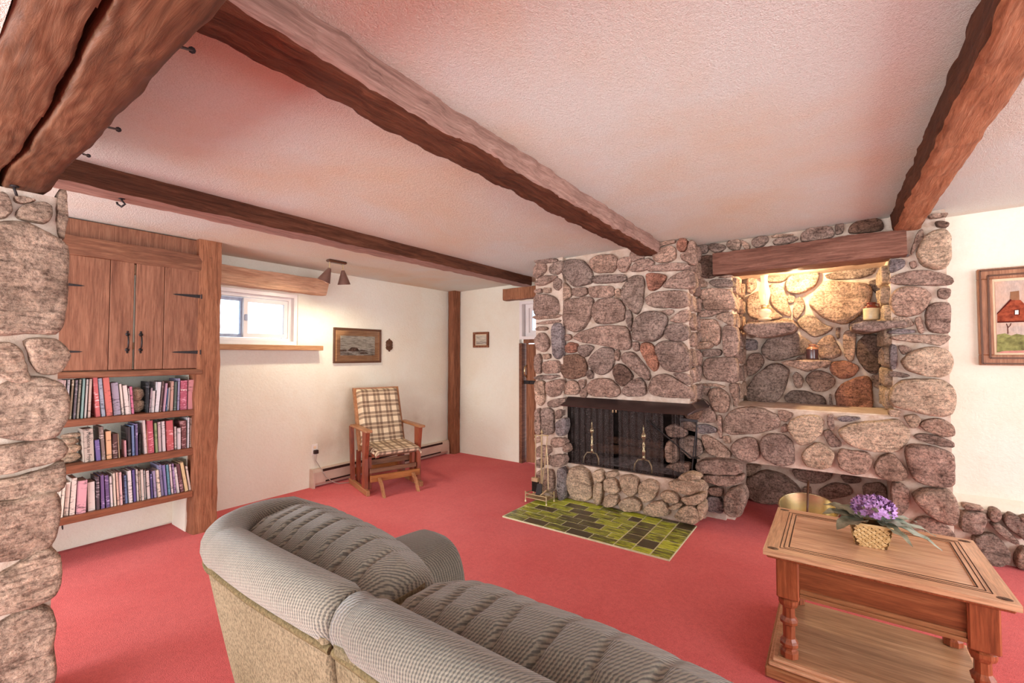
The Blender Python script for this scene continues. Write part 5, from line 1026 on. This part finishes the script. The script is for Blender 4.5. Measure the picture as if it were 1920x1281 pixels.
for i in range(105):
    a=random.uniform(0,6.28); el=random.uniform(-.35,1.4); R=.062*random.uniform(.9,1.12); c=Vector((bc[0]+.015+R*1.15*math.cos(a)*math.cos(el),bc[1]+R*math.sin(a)*math.cos(el),zt+.055+R*.75*math.sin(el)))
    m=MB(); n_=(c-Vector((bc[0]+.015,bc[1],zt+.03))).normalized(); s=n_.orthogonal().normalized(); t2=n_.cross(s); r0=random.uniform(.013,.02); ph0=random.uniform(0,6)
    vs=[c]; 
    for k in range(20):
        th=2*math.pi*k/20+ph0; rr=r0*(.62+.38*abs(math.cos(2.5*th))); vs.append(c+(s*math.cos(th)+t2*math.sin(th))*rr+n_*(.006*math.sin(5*th)+.004))
    m.add(vs,[(0,1+k,1+(k+1)%20) for k in range(20)]); m.build('petal_cluster',purp if i%3 else purp2,bk,smooth=True,fix=False)
# ------------------------------------------------------------------ brass pail
pc=(-.18,4.17); pl=thing('brass_pail',(pc[0],pc[1],0),'polished brass coal pail with upright handle behind the end table','pail')
m=MB(); pr=[]
def pailf(u,v):
    a=2*math.pi*u; prof=[(.13,.0),(.165,.02),(.185,.12),(.195,.22)]
    i=min(2,int(v*3)); t=v*3-i; r=prof[i][0]*(1-t)+prof[i+1][0]*t; z=prof[i][1]*(1-t)+prof[i+1][1]*t
    z*=1+.28*math.sin(a)*v; return Vector((pc[0]+r*math.cos(a),pc[1]+r*.8*math.sin(a),.004+z))
m.grid(pailf,32,9); m.build('bowl',M['brass_bright'],pl,smooth=True,fix=False)
m=MB(); m.grid(lambda u,v:(pailf(u,v)-Vector((pc[0],pc[1],0)))*.97+Vector((pc[0],pc[1],.006)),32,9); m.build('bowl_inside',M['brass_bright'],pl,smooth=True,fix=False)
m=MB(); m.lathe((pc[0],pc[1],.012),[(.001,0),(.128,0)],24,1,.8); m.build('bowl_floor',M['copper'],pl)
m=MB(); m.tube([pailf(k/32,1) for k in range(33)],.006,6); m.build('rim',M['brass_bright'],pl,smooth=True)
m=MB(); m.tube([pailf(.75,1)+Vector((0,0,-.01)),(pc[0]+.005,pc[1]-.12,.30),(pc[0]+.005,pc[1]-.04,.40),(pc[0]+.005,pc[1]+.05,.41),(pc[0],pc[1]+.12,.35),pailf(.25,1)],.007,8); m.build('handle',M['frame_dark'],pl,smooth=True)
# ------------------------------------------------------------------ glider rocking chair (local frame: faces +x)
gc=thing('glider_rocker',(-3.85,3.13,0),'wooden glider rocking chair with brown plaid cushions by left wall','chair',rz=math.radians(-18)); WL.pop(gc.name); LOC[gc.name]=Vector()
def L(m,nm,mt,par=None,sm=False): return m.build(nm,M[mt],par or gc,smooth=sm,local=True)
for s in (-1,1):
    y=s*.285
    m=MB(); m.prism([(.03,y-.02,.02),(.115,y-.02,.02),(.105,y-.02,.35),(.15,y-.02,.62),(.03,y-.02,.62),(.035,y-.02,.3)],(0,.04,0)); L(m,'arm_post','chair_wood')
    m=MB(); m.box((-.34,y-.035,.62),(.19,y+.035,.645),.006); L(m,'armrest','chair_tan')
    m=MB(); m.box((-.40,y-.025,0),(.20,y+.010,.055),.005); L(m,'runner','chair_tan')
    m=MB(); m.obox((-.33,y,.03),(-.40,y,.62),.035,.06,(1,0,0)); L(m,'rear_post','chair_wood')
    m=MB(); m.obox((.04,s*.235,.03),(.04,s*.235,.36),.03,.07,(1,0,0)); L(m,'glider_arm','chair_wood')
    m=MB(); m.obox((-.30,s*.235,.03),(-.30,s*.235,.36),.03,.07,(1,0,0)); L(m,'glider_arm','chair_wood')
    m=MB(); m.prism([(.17,s*.18-.012,.16),(.21,s*.18-.012,.165),(.27,s*.18-.012,.12),(.345,s*.18-.012,.0),(.31,s*.18-.012,.0),(.25,s*.18-.012,.09),(.20,s*.18-.012,.125)],(0,.024,0)); L(m,'front_foot','frame_dark' if 0 else 'chair_tan')
    m=MB(); m.obox((-.28,s*.215,.385),(.235,s*.215,.40),.03,.05); L(m,'seat_rail','chair_wood')
m=MB(); m.box((.155,-.265,.125),(.18,.265,.19),.004); L(m,'front_rail','chair_rail')
m=MB(); m.box((.10,-.25,.20),(.12,.25,.245),.003); L(m,'stretcher','rail_wood')
m=MB(); m.box((-.05,-.25,.245),(-.03,.25,.30),.003); L(m,'stretcher','rail_wood')
m=MB(); m.box((-.36,-.265,.10),(-.335,.265,.17),.004); L(m,'rear_rail','chair_rail')
for i in range(3):
    m=MB(); m.box((-.25+.12*i,-.22,.345),(-.17+.12*i,.22,.36)); L(m,'seat_slat','gray_vinyl' if 0 else 'chair_tan')
m=MB(); m.box((.20,-.245,.385),(.235,.245,.412),.004); L(m,'seat_front_rail','frame_dark')
# back frame
b0=Vector((-.20,0,.42)); b1=Vector((-.43,0,1.02)); bd=(b1-b0)
for s in (-1,1):
    m=MB(); m.obox(b0+Vector((-.02,s*.245,-.05)),b1+Vector((-.02,s*.245,0)),.03,.05,(1,0,.3)); L(m,'back_stile','chair_tan')
m=MB(); m.obox(b1+Vector((-.02,-.26,-.01)),b1+Vector((-.02,.26,-.01)),.04,.035); L(m,'back_top_rail','chair_tan')
def cushion(nm,fn,nu,nv,su,sv):
    m=MB(); m.grid(fn,nu,nv); o=m.build(nm,M['plaid'],gc,smooth=True,local=True,fix=False)
    uv=o.data.uv_layers.new(name='uv'); k=0
    for p in o.data.polygons:
        for li in p.loop_indices:
            vi=o.data.loops[li].vertex_index; i,j=divmod(vi,nv+1); uv.data[li].uv=(su*i/nu,sv*j/nv)
    return o
nb=Vector((bd.z,0,-bd.x)).normalized()
def backf(u,v):
    # wraps front face and edges
    e=(1-max(0,abs(u-.5)*2-.86)/.14*1.0) if abs(u-.5)*2>.86 else 1; e2=1 if v<.93 else (1-v)/.07
    puff=.07*math.sqrt(max(0,e))*math.sqrt(max(0,min(1,e2)))
    return b0+bd*(v*.985)+Vector((0,(u-.5)*.47,0))+nb*(puff+.006*math.sin(u*9)*math.sin(v*7)+.004)
cushion('back_cushion',backf,40,30,.47,.64)
def seatf(u,v):
    # u across, v from back to front and down the front edge
    x=-.22+.46*min(1,v/.85); z=.475-.03*min(1,v/.85)
    if v>.85:
        t=(v-.85)/.15; x=.24+.02*math.sin(t*math.pi); z=.445-.045*t
    ed=abs(u-.5)*2; z-= .04*max(0,(ed-.85)/.15)**2
    return Vector((x,(u-.5)*.49,z+.008*math.cos(u*math.pi*2)*0))
cushion('seat_cushion',seatf,36,26,.49,.52)
m=MB(); m.box((-.22,-.235,.41),(.23,.235,.44),.01); L(m,'seat_base','frame_dark')
# ------------------------------------------------------------------ sofa seen from behind
sf=thing('sofa',(-.42,.95,0),'grey striped twill reclining sofa seen from behind, in the foreground','sofa')
def taperbox(m,x0,x1,y0,y1,z0,z1,tx0,tx1,ty0,ty1,r=.08,nz=10,bul=.02,nr=6,rs=None):
    """rounded plan loop lofted from bottom rect to top rect"""
    vs=[];fs=[];n=4*nr
    for k in range(nz+1):
        t=k/nz; e=t**1.0; a0,a1,c0,c1=x0+(tx0-x0)*e,x1+(tx1-x1)*e,y0+(ty0-y0)*e,y1+(ty1-y1)*e
        bb=bul*math.sin(math.pi*t)
        rq=rs or [r]*4
        for q,(cx_,cy_) in enumerate(((a1-rq[0],c1-rq[0]),(a0+rq[1],c1-rq[1]),(a0+rq[2],c0+rq[2]),(a1-rq[3],c0+rq[3]))):
            r=rq[q]
            for i in range(nr):
                th=math.pi/2*(q+i/(nr-1)); vs.append(Vector((cx_+(r+bb)*math.cos(th),cy_+(r+bb)*math.sin(th),z0+(z1-z0)*t)))
    for k in range(nz):
        for i in range(n): fs.append((k*n+i,k*n+(i+1)%n,(k+1)*n+(i+1)%n,(k+1)*n+i))
    fs.append(tuple(range(n-1,-1,-1))); fs.append(tuple(range(nz*n,nz*n+n))); m.add(vs,fs)
secs=[(-1.575,-.835,True,False),(-.815,-.03,False,False),(-.01,.76,False,True)]
for i,(x0,x1,lend,rend) in enumerate(secs):
    m=MB(); taperbox(m,x0+(.20 if lend else 0),x1-(.20 if rend else 0),.66,.86,.05,.83,x0+(.02 if lend else 0),x1-(.02 if rend else 0),.52,.80,.02,14,.010,8,[.10 if rend else .015,.10 if lend else .015,.17 if lend else .015,.17 if rend else .015])
    m.build('back_panel',M['sofa_back'],sf,smooth=True); auto_smooth(sf.children[-1],60)
    # bolster along the outer top edge
    def path(t):
        if lend:
            if t<.35:
                a=math.pi*.5*(t/.35)+math.pi*.5; cx_,cy_=x0+.17,.575+.16
                return Vector((cx_+.17*math.cos(a+0),cy_+.16*math.sin(a+math.pi*.0)*0+ .16*math.cos(math.pi*(t/.35))*0,0))
            return None
    P_=[]
    if lend:
        for k in range(14):
            a=math.pi-(k/13)*math.pi*.5; # from left side round to back
            P_.append(Vector((x0+.17+.165*math.cos(a)*1.0,.575+.20-.20*math.sin(a)*1.0,.845+.005*math.sin(k/13*3))))
        P_=[Vector((x0+.10,.97,.76)),Vector((x0+.035,.91,.81)),Vector((x0+.01,.84,.838))]+P_
        n0=len(P_); 
        for k in range(1,20): P_.append(Vector((x0+.17+(x1-x0-.17)*k/19,.575-.02*math.sin(k/19*math.pi),.85+.012*math.sin(k/19*math.pi))))
    elif rend:
        for k in range(20): P_.append(Vector((x0+(x1-x0-.17)*k/19,.575,.85)))
        for k in range(1,14):
            a=k/13*math.pi*.5; P_.append(Vector((x1-.17+.165*math.sin(a),.575+.20-.20*math.cos(a),.845)))
        P_+= [Vector((x1-.006,.84,.842)),Vector((x1-.02,.93,.825)),Vector((x1-.06,1.02,.79))]
    else:
        for k in range(24): P_.append(Vector((x0+(x1-x0)*k/23,.575-.012*math.sin(k/23*math.pi),.85+.008*math.sin(k/23*math.pi))))
    rr=[.060]*len(P_); rr[0]*=.5; rr[-1]*=.86; rr[1]*=.85
    if not lend: rr[0]=.056
    m=MB(); m.tube(P_,rr,18); m.build('back_bolster',M['sofa'],sf,smooth=True)
    wp=[]
    for kq in range(2 if lend else 0,len(P_)-(2 if rend else 0)):
        tg=(P_[min(kq+1,len(P_)-1)]-P_[max(kq-1,0)]).normalized(); ou=tg.cross(Vector((0,0,1))).normalized()
        wp.append(P_[kq]+ou*.043+Vector((0,0,-.042+.003*noise.noise(Vector((kq*1.7,i,0))))))
    m=MB(); m.tube(wp,[.010+.002*noise.noise(Vector((q*2.3,i,5))) for q in range(len(wp))],8); m.build('welt_seam',M['sofa_welt'],sf,smooth=True)
    # inner back cushion with tucks
    cx0,cx1=x0+(.075 if lend else 0.0),x1-(.075 if rend else 0.0)
    def cush(u,v):
        x=cx0+(cx1-cx0)*u; ed=abs(u-.5)*2; e=math.sqrt(max(0,1-ed**7)); 
        # profile: outer low -> crest -> front down to seat
        pa_=[(.62,.79),(.632,.85),(.68,.874),(.75,.872),(.815,.842),(.86,.775),(.885,.66),(.91,.54),(.98,.44)]; pb_=[(.62,.80),(.635,.868),(.69,.902),(.78,.915),(.86,.898),(.905,.82),(.925,.69),(.945,.55),(1.0,.44)]; wq=(1-.62*u**1.5,.28,.25)[i]; prof=[(a_[0]+(b_[0]-a_[0])*wq,a_[1]+(b_[1]-a_[1])*wq) for a_,b_ in zip(pa_,pb_)]
        f=v*(len(prof)-1); k=min(len(prof)-2,int(f)); t=f-k; t=t*t*(3-2*t)*.5+t*.5
        y=prof[k][0]*(1-t)+prof[k+1][0]*t; z=prof[k][1]*(1-t)+prof[k+1][1]*t
        wr=sum(math.exp(-((u-uu+(v-.3)*.10*(j%2*2-1)*.5)/.011)**2)*(.75 if j%2 else 1) for j,uu in enumerate((.10,.19,.29,.38,.50,.62,.74,.86)))*math.exp(-((v-.24)/.20)**2)
        z-=(1-e)*.07+.016*wr; y+=(.79-y)*(1-e)*.25
        q=Vector((x*4,y*6,i*3.)); z+=noise.noise(q)*.012; z+=.015*math.sin(math.pi*u)*math.exp(-((v-.4)/.25)**2)
        return Vector((x,y,z))
    m=MB(); m.grid(cush,110,40); m.build('back_cushion',M['sofa'],sf,smooth=True,fix=False)
    # seat
    sx0,sx1=(-1.27,-.735) if lend else ((-.725,-.15) if not rend else (-.14,.42))
    def seat(u,v):
        ed=abs(u-.5)*2; e=math.sqrt(max(0,1-ed**8)); prof=[(.93,.44),(1.05,.46),(1.25,.475),(1.42,.468),(1.49,.42),(1.50,.33),(1.47,.2),(1.47,.06)]
        f=v*(len(prof)-1); k=min(len(prof)-2,int(f)); t=f-k; y=prof[k][0]*(1-t)+prof[k+1][0]*t; z=prof[k][1]*(1-t)+prof[k+1][1]*t
        return Vector((sx0+(sx1-sx0)*u,y-(1-e)*.05*(v>.4),z-(1-e)*.05+.01*noise.noise(Vector((u*3,v*4,i)))))
    m=MB(); m.grid(seat,40,28); m.build('seat_cushion',M['sofa'],sf,smooth=True,fix=False)
m=MB(); m.box((-1.30,.70,.04),(.46,1.42,.42)); m.build('seat_base',M['sofa_back'],sf)
for s,xa,xb in ((1,-1.58,-1.20),(-1,.38,.74)):
    def arm(u,v):
        a=2*math.pi*u; y=.80+.62*min(1,v*1.02); k=1 if v<.9 else math.sqrt(max(0,1-((v-.9)/.1)**2)); cxx=(xa+xb)/2; w=(xb-xa)/2*(1-.1*v)
        c=math.cos(a);sn=math.sin(a); px=cxx+w*k*math.copysign(abs(c)**.6,c); hz=.33; pz=.33+(.31+.02*math.sin(v*3))*k*math.copysign(abs(sn)**.7,sn)
        return Vector((px,y+.04*max(0,v-.9)*10*.0,max(.03,pz)))
    m=MB(); m.grid(arm,36,30); m.build('armrest',M['sofa'],sf,smooth=True,fix=False)
